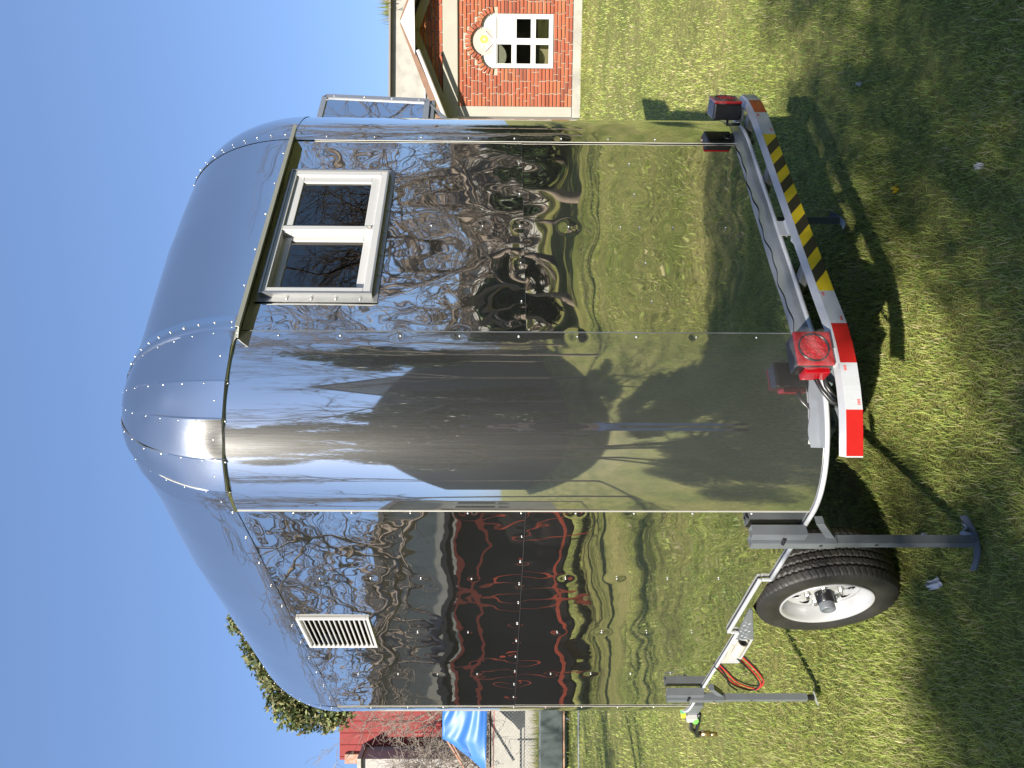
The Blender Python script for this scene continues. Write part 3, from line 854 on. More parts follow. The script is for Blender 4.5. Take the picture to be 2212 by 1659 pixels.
k.tube([(-.03, .06, -.045), (-.09, .065, -.05), (-.12, .075, -.07), (-.13, .085, -.09)], .008, 8); k.build('conduit', M['wire_black'], l1, True)
k = MB(); k.tube([(-.06, .05, -.01), (-.11, .055, -.03), (-.145, .06, -.055), (-.155, .065, -.085)], .0075, 8); k.build('conduit', M['wire_black'], l1, True)
k = MB(); k.box((-.02, .02, -.062), (.05, .04, .012)); k.build('light_bracket', M['white_paint'], l1)
l2 = tail_light(1.650, -.090, .685, R(20), 'far red tail light with torn plastic film at the bumper end')
wrap_sheet(l2, seed=5)
k = MB(); k.tube([(.0, .065, -.02), (-.04, .085, -.01), (-.05, .08, -.06)], .006, 8); k.build('conduit', M['wire_black'], l2, True)
k = MB(); k.box((-.01, .05, -.06), (.05, .05, .03)); k.build('light_bracket', M['grey_paint'], l2)

# ---- rear window
wx0, wx1, wz0, wz1 = .573, 1.271, 2.003, 2.408
win = empty('window', (0, 0, 0)); win.parent = trailer; win['label'] = 'white sliding rear window in an aluminium flange'
def frame_rect(mb, x0, x1, z0, z1, w, y0, y1):
    yc, yd = (y0 + y1) / 2, abs(y1 - y0)
    mb.box(((x0 + x1) / 2, yc, z0 + w / 2), (x1 - x0, yd, w)); mb.box(((x0 + x1) / 2, yc, z1 - w / 2), (x1 - x0, yd, w))
    mb.box((x0 + w / 2, yc, (z0 + z1) / 2), (w, yd, z1 - z0 - 2 * w)); mb.box((x1 - w / 2, yc, (z0 + z1) / 2), (w, yd, z1 - z0 - 2 * w))
k = MB(); frame_rect(k, wx0, wx1, wz0, wz1, .024, -.0045, -.0075); frame_rect(k, wx0 + .018, wx1 - .018, wz0 + .018, wz1 - .018, .006, -.0045, -.030)
k.build('flange', M['alu'], win)
k = MB(); frame_rect(k, .597, 1.247, 2.027, 2.392, .024, .02, -.026); k.build('outer_frame', M['pvc'], win, bevel=.002)
k = MB(); frame_rect(k, .905, 1.224, 2.050, 2.372, .034, .004, -.018); k.build('sash', M['pvc'], win, bevel=.002)
k = MB(); frame_rect(k, .621, .920, 2.050, 2.372, .034, .022, .005); k.build('sash', M['pvc'], win, bevel=.002)
k = MB(); k.box((.922, -.021, 2.21), (.022, .008, .32)); k.build('meeting_rail', M['pvc'], win, bevel=.002)
for (x0, x1, y) in ((.936, 1.192, -.008), (.652, .892, .013)):
    k = MB(); k.box(((x0 + x1) / 2, y, 2.211), (x1 - x0, .004, .262)); k.build('pane', M['glass'], win)
k = MB()
for x in (.70, .80, .92, 1.04, 1.15): k.rivet((x, -.0075, 2.012), (0, -1, 0), .005)
for z in (2.06, 2.14, 2.22, 2.30, 2.38): k.rivet((.584, -.0075, z), (0, -1, 0), .005); k.rivet((1.260, -.0075, z), (0, -1, 0), .005)
o = k.build('screws', M['rivet'], win, True); o['kind'] = 'stuff'
k = MB(); k.lathe([(0, .0001), (-.002, .008), (0, .009)], (.922, -.0255, 2.065), 'Y', 16); k.build('lock_button', M['pipe'], win)

# ---- rain gutter over the window
gt = MB()
gt.prism([(0, -.004, 2.440), (0, -.004, 2.424), (0, -.056, 2.408), (0, -.060, 2.420), (0, -.0565, 2.420), (0, -.054, 2.412), (0, -.007, 2.427)], (0, 0, 0), (1.09, 0, 0))
gt.v = [(x + .415, y, z) for x, y, z in gt.v]
gt.build('rain_gutter', M['gutter'], trailer)

# ---- side vent
vt = empty('louvre_vent', (0, 0, 0)); vt.parent = trailer; vt['label'] = 'white louvred vent high on the side panel'
k = MB()
y0, y1, z0, z1 = 1.197, 1.510, 2.120, 2.413
for c, d in (((-.006, (y0 + y1) / 2, z0 + .006), (.012, y1 - y0, .012)), ((-.006, (y0 + y1) / 2, z1 - .006), (.012, y1 - y0, .012)), ((-.006, y0 + .006, (z0 + z1) / 2), (.012, .012, z1 - z0 - .024)), ((-.006, y1 - .006, (z0 + z1) / 2), (.012, .012, z1 - z0 - .024))): k.box(c, d)
k.build('frame', M['pvc'], vt, bevel=.002)
k = MB(); k.box((0, 0, 0), (.018, y1 - y0 - .024, .003), ry=R(-40)); slat = k.mesh('slat', M['pvc'])
for i in range(13):
    o = link('slat', slat, None, vt); o.location = (-.004, (y0 + y1) / 2, z0 + .025 + i * .0203)
k = MB(); k.box((.05, (y0 + y1) / 2, (z0 + z1) / 2), (.004, y1 - y0, z1 - z0)); k.build('backing', M['dark'], vt)

# ---- serving hatch flap on the far side, seen past the right edge
fl = empty('hatch_flap', (W, .70, 2.03)); fl.parent = trailer; fl['label'] = 'opened hatch flap sticking out past the right edge'
fl.rotation_euler = (R(-11), 0, 0)
fo = [(.02, 0.0), (.985, 0.0), (1.235, .665), (.02, .665)]
k = MB(); k.prism([(x, .002, z) for x, z in fo], (0, 0, 0), (0, .004, 0)); k.build('flap_sheet', M['steel'], fl)
for (a, b) in ((fo[0], fo[1]), (fo[1], fo[2]), (fo[2], fo[3])):
    k = MB(); k.bar((a[0], -.002, a[1]), (b[0], -.002, b[1]), .008, .034, up=(0, 0, 1) if a[1] == b[1] else (1, 0, 0)); k.build('flap_frame', M['alu'], fl)
k = MB(); k.bar((.97, .01, -.0), (.80, .03, -.12), .03, .012); k.bar((.0, .02, -.03), (.99, .02, -.03), .03, .03); k.build('flap_strut', M['grey_paint'], fl)
k = MB()
for z in (.05, .22, .40, .60): k.rivet((.985 + .376 * z, -.006, z), (0, -1, 0), .007)
for x in (.6, .8, .95): k.rivet((x, -.006, .665), (0, -1, 0), .007)
o = k.build('screws', M['rivet'], fl, True); o['kind'] = 'stuff'

# ---- wheel
def wheel(x, sgn, label):
    wh = empty('wheel', (x, 1.14, .285)); wh.parent = trailer; wh['label'] = label
    wh.scale = (sgn, 1, 1)
    RO, WD = .287, .185
    na = 576
    profile = []
    for u in np.linspace(0, 1, 110):
        # from outer bead over the tread to inner bead
        if u < .28:
            f_ = u / .28; a = -.004 - .012 * math.sin(f_ * math.pi * .9); r = .178 + (RO - .014 - .178) * f_
        elif u > .72:
            f_ = (1 - u) / .28; a = WD + .004 + .012 * math.sin(f_ * math.pi * .9); r = .178 + (RO - .014 - .178) * f_
        else:
            f_ = (u - .28) / .44; a = .002 + (WD - .004) * f_; r = RO - .012 * abs(2 * f_ - 1) ** 3.2
        profile.append((a, r, u))
    G = np.zeros((na + 1, len(profile), 3))
    for i in range(na + 1):
        t = 2 * math.pi * i / na
        for j, (a, r, u) in enumerate(profile):
            d = 0
            if .275 < u < .725:
                f_ = (u - .28) / .44
                for gpos in (.16, .33, .5, .67, .84):
                    if abs(f_ - gpos - .012 * math.sin(t * 66)) < .018: d = -.009
                ph = (t * 66 / (2 * math.pi) + f_ * 2.6 + (0 if .2 < f_ < .8 else .3)) % 1
                if ph < .11: d = min(d, -.0045)
            elif .19 < u < .275 or .725 < u < .81:
                if (t * 72 / (2 * math.pi)) % 1 < .35: d = -.0018
            elif .10 < u < .115: d = -.002
            r2 = r + d
            if t and abs(math.sin(t / 2 - math.pi * .75)) < .0: pass
            G[i, j] = (a, r2 * math.cos(t), r2 * math.sin(t))
    o = surf('tyre', G, M['rubber'], wh)
    # rim barrel, lip and dished disc with openings
    k = MB()
    k.lathe([(-.002, .180), (-.010, .184), (-.012, .179), (-.004, .170), (.012, .165), (.030, .158), (.055, .152), (.10, .150), (.17, .160)], (0, 0, 0), 'X', 72)
    k.build('rim', M['rim'], wh, True)
    n, m = 96, 14
    a_ = np.linspace(0, 2 * np.pi, n + 1); r_ = np.linspace(.030, .154, m)
    A, R_ = np.meshgrid(a_, r_, indexing='ij')
    dep = .052 - .010 * np.exp(-((R_ - .10) / .03) ** 2) + .004 * np.cos(A * 8) * np.exp(-((R_ - .12) / .02) ** 2) - .012 * np.exp(-((R_ - .04) / .02) ** 2)
    G = np.stack([dep, R_ * np.cos(A), R_ * np.sin(A)], -1)
    ac = (A[:-1, :-1] + A[1:, 1:]) / 2; rc = (R_[:-1, :-1] + R_[1:, 1:]) / 2
    ph = np.abs(((ac * 8 / (2 * np.pi)) % 1) - .5)
    hole = (rc > .088) & (rc < .128) & (ph < .26 * (rc - .078) / .050 + .02)
    surf('rim_disc', G, M['rim'], wh, hole, thick=.004)
    k = MB(); k.lathe([(.075, .02), (.075, .135), (.12, .14)], (0, 0, 0), 'X', 40); k.build('brake_drum', M['black'], wh, True)
    k = MB(); k.lathe([(.05, .037), (-.004, .034), (-.006, .031)], (0, 0, 0), 'X', 32); k.build('hub', M['black'], wh, True)
    k = MB(); k.lathe([(.002, .0305), (-.030, .0305), (-.034, .028), (-.034, .021), (-.028, .019), (-.028, .001)], (0, 0, 0), 'X', 32); k.build('hub_cap', M['grey_paint'], wh, True)
    for i in range(5):
        t = 2 * math.pi * (i + .2) / 5
        k = MB(); k.lathe([(.045, .0105), (.030, .0105), (.026, .007), (.014, .007), (.012, .001)], (0, .068 * math.cos(t), .068 * math.sin(t)), 'X', 6); k.build('wheel_nut', M['zinc'], wh)
    return wh
wheel(.035, 1, 'near wheel with silver rim and black tyre')
wheel(W - .035, -1, 'far wheel under the trailer')

# ---- jack stands
def jack(y, label, foot=True, lean=0.0, zt=.775, x=-.040, zb=.03):
    j = empty('jack_stand', (x, y, 0)); j.parent = trailer; j['label'] = label
    def sq_tube(mb, z0, z1, w, cx=0.0, cy=0.0):
        t = .003
        mb.box((cx, cy - w / 2 + t / 2, (z0 + z1) / 2), (w, t, z1 - z0)); mb.box((cx, cy + w / 2 - t / 2, (z0 + z1) / 2), (w, t, z1 - z0))
        mb.box((cx - w / 2 + t / 2, cy, (z0 + z1) / 2), (t, w - 2 * t, z1 - z0)); mb.box((cx + w / 2 - t / 2, cy, (z0 + z1) / 2), (t, w - 2 * t, z1 - z0))
    k = MB(); sq_tube(k, .495, zt, .037); k.build('outer_tube', M['grey_paint'], j)
    k = MB(); sq_tube(k, zb + .01, .60, .030); k.build('inner_tube', M['grey_paint'], j)
    k = MB(); sq_tube(k, .60, zt + .004, .036, .012, -.037); k.build('mounting_tube', M['grey_paint'], j)
    k = MB()
    k.prism([(.0, -.018, .50), (.0, -.020, .53), (.0, -.115, .592), (.0, -.115, .565)], (0, 0, 0), (.028, 0, 0))
    k.build('gusset', M['grey_paint'], j)
    k = MB()
    for zz_, yy in ((.62, -.027), (.60, -.027)): pass
    for z in (.545, .36):
        k.lathe([(-.0005, .0001), (-.0005, .006), (.002, .006)], (-.0187 if z > .5 else -.0152, -.002, z), 'X', 14)
    k.build('pin_hole', M['black'], j)
    k = MB(); k.tube([(-.010, -.034, .672), (-.020, -.014, .676)], .006, 8); k.build('bolt', M['black'], j)
    if foot:
        n = 14
        G = np.zeros((n, 2, 3))
        for i, f_ in enumerate(np.linspace(0, 1, n)):
            a = -1.2 + 2.4 * f_
            G[i, :, 0] = [-.045 + .11 * f_ * 1.0, -.005 + .11 * f_]; G[i, :, 1] = -.10 * math.sin(a) * .95; G[i, :, 2] = .035 - .02 * math.cos(a * .9) + .012
        k = MB()
        pts = []
        for f_ in np.linspace(-1, 1, 11):
            pts.append(Vector((f_ * .085, -f_ * .030 + .01, .018 + .028 * f_ * f_)))
        for p, q in zip(pts[:-1], pts[1:]): k.bar(p, q, .034, .005)
        k.build('foot', M['grey_paint'], j)
    return j
jack(.475, 'jack stand beside the tyre with a bent foot plate')
jf = jack(2.105, 'jack stand nearer the front of the trailer', foot=False, zb=.075)
k = MB(); k.tube([(0, 0, .09), (0, 0, .05)], .014, 10)
k.build('screw', M['black'], jf)
k = MB(); k.prism([(-.05, -.03, .045), (.02, -.025, .05), (.06, .05, .02), (.03, .075, .016), (-.01, .03, .03)], (0, 0, 0), (0, 0, .005)); k.build('foot', M['white_paint'], jf)
jr = jack(.48, 'dark jack stand behind the bumper on the far right', x=1.60, zt=.58)
jr.rotation_euler = (0, 0, R(35))
jr2 = jack(2.3, 'jack stand on the far side', x=W - .1, zt=.58)

# ---- battery box with pipe and cables under the side
bxo = empty('battery_box', (0, 0, 0)); bxo.parent = trailer; bxo['label'] = 'grey tread plate box hanging under the side'
k = MB(); k.prism([(-.004, 1.13, .592), (-.004, 1.13, .606), (-.004, 1.44, .592), (-.004, 1.44, .508)], (0, 0, 0), (.32, 0, 0)); k.build('tread_face', M['grey_paint'], bxo, bevel=.002)
k = MB()
for i in range(6):
    for j_ in range(4):
        y = 1.25 + i * .032 + (j_ % 2) * .016; z = .588 - j_ * .018
        if z > .600 - (y - 1.13) * .27 + .006: k.box((-.005, y, z), (.002, .013, .0025), rx=R(40 if (i + j_) % 2 else -40))
o = k.build('tread_pattern', M['galv'], bxo); o['kind'] = 'stuff'
k = MB(); k.prism([(-.002, 1.442, .508), (-.002, 1.442, .592), (-.002, 1.735, .592), (-.002, 1.735, .500)], (0, 0, 0), (.32, 0, 0)); k.build('box_shell', M['galv'], bxo, bevel=.002)
k = MB(); k.tube([(-.012, 1.44, .555), (-.012, 1.58, .552)], .022, 16, False); k.tube([(-.012, 1.44, .555), (-.012, 1.58, .552)], .019, 16, False); k.build('drain_pipe', M['pipe'], bxo, True)
k = MB(); k.bar((-.006, 1.50, .588), (-.006, 1.70, .574), .006, .014); k.build('wood_strip', M['pipe'], bxo)
def loop(pts, r, m_, name, jit):
    k = MB()
    P_ = [Vector(p) + Vector(jit) for p in pts]
    # Catmull-Rom
    out = []
    for i in range(len(P_) - 1):
        a, b, c, d = P_[max(i - 1, 0)], P_[i], P_[i + 1], P_[min(i + 2, len(P_) - 1)]
        for t in np.linspace(0, 1, 7)[:-1]:
            out.append(.5 * ((2 * b) + (c - a) * t + (2 * a - 5 * b + 4 * c - d) * t * t + (3 * b - a - 3 * c + d) * t ** 3))
    out.append(P_[-1])
    k.tube(out, r, 7)
    return k.build(name, m_, bxo, True)
base_loop = [(0, 1.755, .588), (-.02, 1.79, .55), (-.04, 1.88, .48), (-.05, 1.93, .40), (-.05, 1.92, .365), (-.05, 1.84, .37), (-.04, 1.76, .41), (-.02, 1.70, .46), (.02, 1.66, .52)]
loop(base_loop, .0036, M['wire_red'], 'red_cable', (0, 0, 0)); loop(base_loop, .0036, M['wire_red'], 'red_cable', (-.004, .012, .010))
loop(base_loop, .0036, M['wire_black'], 'black_cable', (.008, -.012, .004)); loop(base_loop, .0034, M['wire_black'], 'black_cable', (-.008, .004, .022))
loop([(0, 1.76, .59), (-.03, 1.80, .555), (-.05, 1.88, .52), (-.06, 1.93, .475)], .0045, M['wire_black'], 'black_cable', (0, 0, 0))

# ---- cable bundle at the front end
cb = empty('cable_bundle', (0, 0, 0)); cb.parent = trailer; cb['label'] = 'black hose ends and connectors hanging at the front'
k = MB(); k.box((.10, 2.56, .545), (.14, .16, .08)); k.build('connector_plate', M['grey_paint'], cb, bevel=.003)
k = MB(); k.tube([(.03, 2.64, .55), (.02, 2.74, .52), (.02, 2.86, .50), (.02, 2.94, .46), (.02, 2.96, .42)], .013, 8); k.build('hose', M['wire_black'], cb, True)
k = MB(); k.tube([(.03, 2.62, .50), (.02, 2.76, .48), (.02, 2.90, .46), (.02, 3.0, .44), (.02, 2.97, .42)], .012, 8); k.build('hose', M['wire_black'], cb, True)
k = MB(); k.tube([(.02, 2.955, .425), (.02, 2.965, .37)], .017, 10); k.tube([(.02, 2.965, .37), (.02, 2.975, .33)], .013, 10); k.build('fitting', M['brass'], cb, True)
k = MB(); k.box((.02, 2.66, .535), (.03, .05, .05)); k.build('label_tag', M['label_white'], cb)
k = MB(); k.box((.012, 2.665, .515), (.03, .048, .022)); k.build('label_tag', M['label_green'], cb)
k = MB(); k.box((.03, 2.62, .588), (.03, .04, .02)); k.build('connector', M['label_yellow'], cb)
for d in (0, .01, .02):
    k = MB(); k.tube([(.04, 2.56, .615 - d), (.03, 2.60, .60 - d), (.03, 2.63, .588 - d * .5)], .004, 6); k.build('green_wire', M['green'], cb)

# ------------------------------------------------------------------ brick house on the right
HS = empty('brick_house', (5.50, 16.03, 0), R(-10), 'small orange brick house with trefoil arched window and gable', 'house')
# wall is built as mortar bed with the window opening left free
def opening(x, z):
    if .885 < x < 1.905 and .56 < z < 1.76: return True
    for cx, cz, r in ((1.12, 1.74, .245), (1.66, 1.74, .245), (1.39, 1.93, .265)):
        if (x - cx) ** 2 + (z - cz) ** 2 < r * r and z > 1.70: return True
    return False
nx, nz = 126, 110
xs = np.linspace(0, 3.14, nx); zs = np.linspace(0, 2.77, nz)
X_, Z_ = np.meshgrid(xs, zs, indexing='ij')
xc = (X_[:-1, :-1] + X_[1:, 1:]) / 2; zc = (Z_[:-1, :-1] + Z_[1:, 1:]) / 2
sk = np.vectorize(opening)(xc, zc)
surf('wall', np.stack([X_, 0 * X_, Z_], -1), M['mortar'], HS, sk, thick=-.0)
k = MB()
k.prism([(0, 0, 2.77), (3.14, 0, 2.77), (1.57, 0, 3.42)], (0, 0, 0), (0, .1, 0)); k.build('gable', M['concrete2'], HS)
k = MB()
k.box((.06, 2.05, 1.38), (.1, 3.9, 2.76)); k.build('wall', M['render'], HS)
k = MB(); k.box((3.08, 2.05, 1.38), (.1, 3.9, 2.76)); k.build('wall', M['render'], HS)
k = MB(); k.box((1.57, 4.05, 1.38), (3.14, .1, 2.76)); k.build('wall', M['render'], HS)
k = MB(); k.box((1.57, 2.0, .005), (3.0, 3.9, .03)); k.build('floor', M['concrete2'], HS)
k = MB(); k.box((1.57, 1.4, 1.4), (2.9, .06, 2.7)); k.build('inner_wall', M['render'], HS)
k = MB(); k.box((1.57, -.05, .08), (3.3, .14, .165)); k.build('plinth', M['concrete'], HS)
k = MB(); k.box((.04, -.02, 1.32), (.20, .07, 2.30)); k.build('corner_pier', M['concrete2'], HS, bevel=.01)
k = MB(); k.box((1.57, -.03, 2.62), (3.3, .08, .30)); k.build('lintel_band', M['concrete2'], HS, bevel=.01)
# bricks
def brick_mesh(l, h=.060, d=.03):
    k = MB()
    for s0, y in ((1, .0), (1, d * .7), (.94, d)):
        pass
    hx, hz = l / 2, h / 2
    i_ = .006
    k.add([(-hx, 0, -hz), (hx, 0, -hz), (hx, 0, hz), (-hx, 0, hz), (-hx, -d * .7, -hz), (hx, -d * .7, -hz), (hx, -d * .7, hz), (-hx, -d * .7, hz), (-hx + i_, -d, -hz + i_), (hx - i_, -d, -hz + i_), (hx - i_, -d, hz - i_), (-hx + i_, -d, hz - i_)],
          [(0, 1, 5, 4), (1, 2, 6, 5), (2, 3, 7, 6), (3, 0, 4, 7), (4, 5, 9, 8), (5, 6, 10, 9), (6, 7, 11, 10), (7, 4, 8, 11), (8, 9, 10, 11)])
    return k
lens = [.10, .16, .22, .235, .25]
bmeshes = [brick_mesh(l).mesh('brick', M['brick']) for l in lens]
far_b = MB()
rb = random.Random(3)
def near_arch(x, z):
    for cx, cz, r in ((1.12, 1.74, .245), (1.66, 1.74, .245), (1.39, 1.93, .265)):
        if (x - cx) ** 2 + (z - cz) ** 2 < (r + .135) ** 2 and z > 1.66: return True
    return False
nb = 0
def put(xa, l, z):
    global nb
    i = min(range(5), key=lambda q: abs(lens[q] - l))
    zz_ = z + rb.uniform(-.003, .003); xc_ = xa + l / 2
    if xc_ < 2.3:
        o = link('brick', bmeshes[i], None, HS); o.scale = (l / lens[i], 1, 1)
        o.location = (xc_, rb.uniform(-.004, .003), zz_); o.rotation_euler = (0, rb.uniform(-.008, .008), 0); nb += 1
    else:
        b = brick_mesh(l); far_b.add([(v[0] + xc_, v[1], v[2] + zz_) for v in b.v], b.f)
def blocked(x, z): return (.878 < x < 1.912 and .55 < z < 1.78) or near_arch(x, z) or near_arch(x, z - .03)
def lay(x0, x1, z, gable=False):
    # free stretches of this course, filled edge to edge
    runs, cur = [], None
    for x in np.arange(x0, x1 + .001, .005):
        if blocked(x, z):
            if cur: runs.append(cur); cur = None
        else: cur = (cur[0], x) if cur else (x, x)
    if cur: runs.append(cur)
    for a, b in runs:
        x = a
        while b - x > .03:
            l = rb.choices(lens, (1, 1, 4, 5, 3))[0]
            rest = b - x - l
            if rest < .06: l = b - x if b - x < .28 else (b - x) / 2 - .006
            put(x, l, z); x += l + rb.uniform(.012, .017)
for r_ in range(30):
    z = .205 + r_ * .0758
    lay(.145, 3.05, z)
for r_ in range(8):
    z = 2.81 + r_ * .0758
    hw = (3.36 - z) / .40
    if hw > .25: lay(1.57 - hw, 1.57 + hw, z)
far_b.build('brickwork', M['brick'], HS)['kind'] = 'stuff'
vm = brick_mesh(.058, .115, .04).mesh('brick', M['brick'])
for cx, cz, r, a0, a1, n in ((1.12, 1.74, .245, 92, 178, 6), (1.39, 1.93, .265, 18, 162, 11), (1.66, 1.74, .245, 2, 88, 6)):
    for i in range(n):
        a = R(a0 + (a1 - a0) * (i + .5) / n)
        o = link('brick', vm, None, HS); nb += 1
        o.location = (cx + (r + .075) * math.cos(a), -.008, cz + (r + .075) * math.sin(a)); o.rotation_euler = (0, math.pi / 2 - a, 0)
# window
hw_ = empty('window', (0, 0, 0)); hw_.parent = HS; hw_['label'] = 'white six pane window under a trefoil arch'
k = MB(); frame_rect(k, .885, 1.905, .56, 1.76, .060, .03, -.03)
k.box((1.395, 0, 1.16), (.065, .06, 1.08)); k.box((1.395, .002, .96), (.90, .05, .045)); k.box((1.395, .002, 1.345), (.90, .05, .045)); k.box((1.395, 0, 1.735), (1.02, .058, .06))
k.build('frame', M['house_white'], hw_, bevel=.004)
for ci, (x0, x1) in enumerate(((.943, 1.364), (1.426, 1.847))):
    for ri, (z0, z1) in enumerate(((.618, .939), (.981, 1.324), (1.366, 1.706))):
        k = MB(); frame_rect(k, x0, x1, z0, z1, .028, .012, -.012); k.build('sash', M['house_white'], hw_)
        k = MB(); k.box(((x0 + x1) / 2, .004, (z0 + z1) / 2), (x1 - x0 - .05, .005, z1 - z0 - .05))
        k.build('pane', M['house_white'] if (ci == 1 and ri == 2) else M['house_glass'], hw_)
def disc(cx, cz, r, y, a0=0, a1=360, n=36, t=.02):
    k = MB()
    k.prism([(cx + r * math.cos(R(a0 + (a1 - a0) * i / n)), y, cz + r * math.sin(R(a0 + (a1 - a0) * i / n))) for i in range(n)], (0, 0, 0), (0, t, 0))
    return k
disc(1.12, 1.745, .25, .035).build('arch_panel', M['house_white'], hw_)
disc(1.66, 1.745, .25, .036).build('arch_panel', M['house_white'], hw_)
M['blush'] = mat('pale_pink_panel', (.44, .33, .29), .6, 0, .1, 12)
M['lime'] = mat('lime_paint', (.36, .38, .06), .6)
disc(1.39, 1.935, .262, .022).build('emblem_panel', M['blush'], hw_)
k = MB()
for a, b in (((1.39, 1.74), (1.20, 1.93)), ((1.39, 1.74), (1.58, 1.93))): k.bar((a[0], .008, a[1]), (b[0], .008, b[1]), .02, .035, up=(0, 1, 0))
k.build('arch_mullion', M['house_white'], hw_)
# soffit of the arch
k = MB()
for cx, cz, r, a0, a1 in ((1.12, 1.74, .25, 90, 185), (1.39, 1.93, .27, 20, 160), (1.66, 1.74, .25, -5, 90)):
    n = 14
    for i in range(n):
        p = R(a0 + (a1 - a0) * i / n); q = R(a0 + (a1 - a0) * (i + 1) / n)
        k.add([(cx + r * math.cos(p), -.03, cz + r * math.sin(p)), (cx + r * math.cos(q), -.03, cz + r * math.sin(q)), (cx + r * math.cos(q), .05, cz + r * math.sin(q)), (cx + r * math.cos(p), .05, cz + r * math.sin(p))], [(0, 1, 2, 3)])
k.build('arch_reveal', M['concrete2'], hw_)
# numerals 3 0 painted on the emblem panel
def digit(pts, r, mt, nm):
    k = MB()
    for p, q in zip(pts[:-1], pts[1:]): k.bar((p[0], .019, p[1]), (q[0], .019, q[1]), .006, r, up=(0, 0, 1)) if abs(q[0] - p[0]) > 1e-4 else k.bar((p[0], .019, p[1]), (q[0], .019, q[1]), r, .006, up=(0, 1, 0))
    return k
def stroke(pts, w, y, mt, name):
    k = MB()
    n = len(pts)
    vs = []
    for i, p in enumerate(pts):
        a, b = pts[max(i - 1, 0)], pts[min(i + 1, n - 1)]
        d = Vector((b[0] - a[0], b[1] - a[1])).normalized()
        vs += [(p[0] - d.y * w / 2, y, p[1] + d.x * w / 2), (p[0] + d.y * w / 2, y, p[1] - d.x * w / 2)]
    k.add(vs, [(2 * i, 2 * i + 1, 2 * i + 3, 2 * i + 2) for i in range(n - 1)])
    return k.build(name, mt, hw_)
three = [(1.275, 1.995), (1.34, 1.995), (1.305, 1.955)] 
stroke([(1.275, 2.0), (1.345, 2.0)], .022, .0185, M['house_white'], 'numeral')
stroke([(1.34, 2.0), (1.305, 1.955)], .02, .018, M['house_white'], 'numeral')
stroke([(1.305 + .04 * math.cos(R(a)) - .005, 1.918 + .040 * math.sin(R(a))) for a in range(100, -161, -20)], .022, .0175, M['house_white'], 'numeral')
stroke([(1.435 + .052 * math.cos(R(a)), 1.945 + .058 * math.sin(R(a))) for a in range(0, 361, 15)], .045, .0185, M['lime'], 'numeral')
# roof
AX, AZ, SL, HWD = 1.57, 3.50, .40, 2.02
rf = MB()
for sx in (-1, 1): rf.prism([(AX, -.60, AZ), (AX + sx * HWD, -.60, AZ - SL * HWD), (AX + sx * HWD, 4.3, AZ - SL * HWD), (AX, 4.3, AZ)], (0, 0, 0), (0, 0, .05))
roof = rf.build('roof', M['roof_tile'], HS)
for sx in (-1, 1):
    k = MB(); k.prism([(AX + sx * .05, -.66, AZ + .04), (AX + sx * HWD, -.66, AZ - SL * HWD + .08), (AX + sx * HWD, -.66, AZ - SL * HWD - .09), (AX + sx * .05, -.66, AZ - .02)], (0, 0, 0), (0, .05, 0)); k.build('barge_board', M['wood'], roof)
    k = MB(); k.tube([(AX + sx * .52, -.70, AZ - SL * .52 - .09), (AX + sx * (HWD + .02), -.70, AZ - SL * HWD - .12)], .040, 12)
    k.tube([(AX + sx * (HWD - .05), -.70, AZ - SL * HWD - .09), (AX + sx * (HWD + .06), -.70, AZ - SL * HWD - .14)], .055, 12)
    k.build('gutter_pipe', M['house_white'], roof, True)
    k = MB(); k.bar((AX, -.05, AZ - .17), (AX + sx * 1.72, -.05, AZ - .17 - SL * 1.72), .10, .16); k.build('rafter', M['concrete2'], roof)
k = MB(); k.prism([(AX, -.685, AZ + .03), (AX - .60, -.685, AZ - .24), (AX + .60, -.685, AZ - .24)], (0, 0, 0), (0, .02, 0)); k.build('gable_panel', M['house_white'], roof)

# tall concrete wall behind the house
cw = MB(); cw.box((10.2, 22.5, 2.35), (9.0, .3, 4.72)); cw.build('x', M['concrete'])
o = bpy.data.objects[-1] if False else [q for q in bpy.data.objects if q.name == 'x'][0]
o.name = 'concrete_wall'; tag(o, 'tall stained concrete wall standing behind the brick house', 'wall')
k = MB(); k.box((10.2, 22.33, 4.74), (9.0, .36, .05)); k.build('coping', M['dark_render'], o)
k = MB(); k.tube([(6, 22.3, 3.75), (14, 22.3, 3.75)], .025, 6); k.build('conduit', M['house_white'], o)

# ------------------------------------------------------------------ plants
def leaf_cloud(blobs, n, size, cols, seed, flat=.0, squash=1.0):
    r = np.random.default_rng(seed)
    w = np.array([b[3] ** 2.2 for b in blobs]); w /= w.sum()
    idx = r.choice(len(blobs), n, p=w)
    Bc = np.array([b[:3] for b in blobs])[idx]; Br = np.array([b[3] for b in blobs])[idx]
    d = r.normal(size=(n, 3)); d /= np.linalg.norm(d, axis=1, keepdims=True)
    rad = Br * (r.random(n) ** .38) * r.uniform(.75, 1.12, n)
    p = Bc + d * rad[:, None] * np.array([1, 1, squash])
    a = r.normal(size=(n, 3)); a /= np.linalg.norm(a, axis=1, keepdims=True)
    b = np.cross(a, r.normal(size=(n, 3))); b /= np.linalg.norm(b, axis=1, keepdims=True) + 1e-9
    s = size * r.uniform(.55, 1.3, n)[:, None]
    V = np.stack([p - a * s, p + b * s * .42, p + a * s, p - b * s * .42], 1).reshape(-1, 3)
    F = np.arange(4 * n).reshape(n, 4)
    cols = np.array(cols); t = r.random(n)
    blobtone = r.uniform(.65, 1.25, len(blobs))[idx]
    c = cols[r.integers(0, len(cols), n)] * (r.uniform(.75, 1.25, n) * blobtone)[:, None]
    return V, F, np.repeat(c, 4, 0)

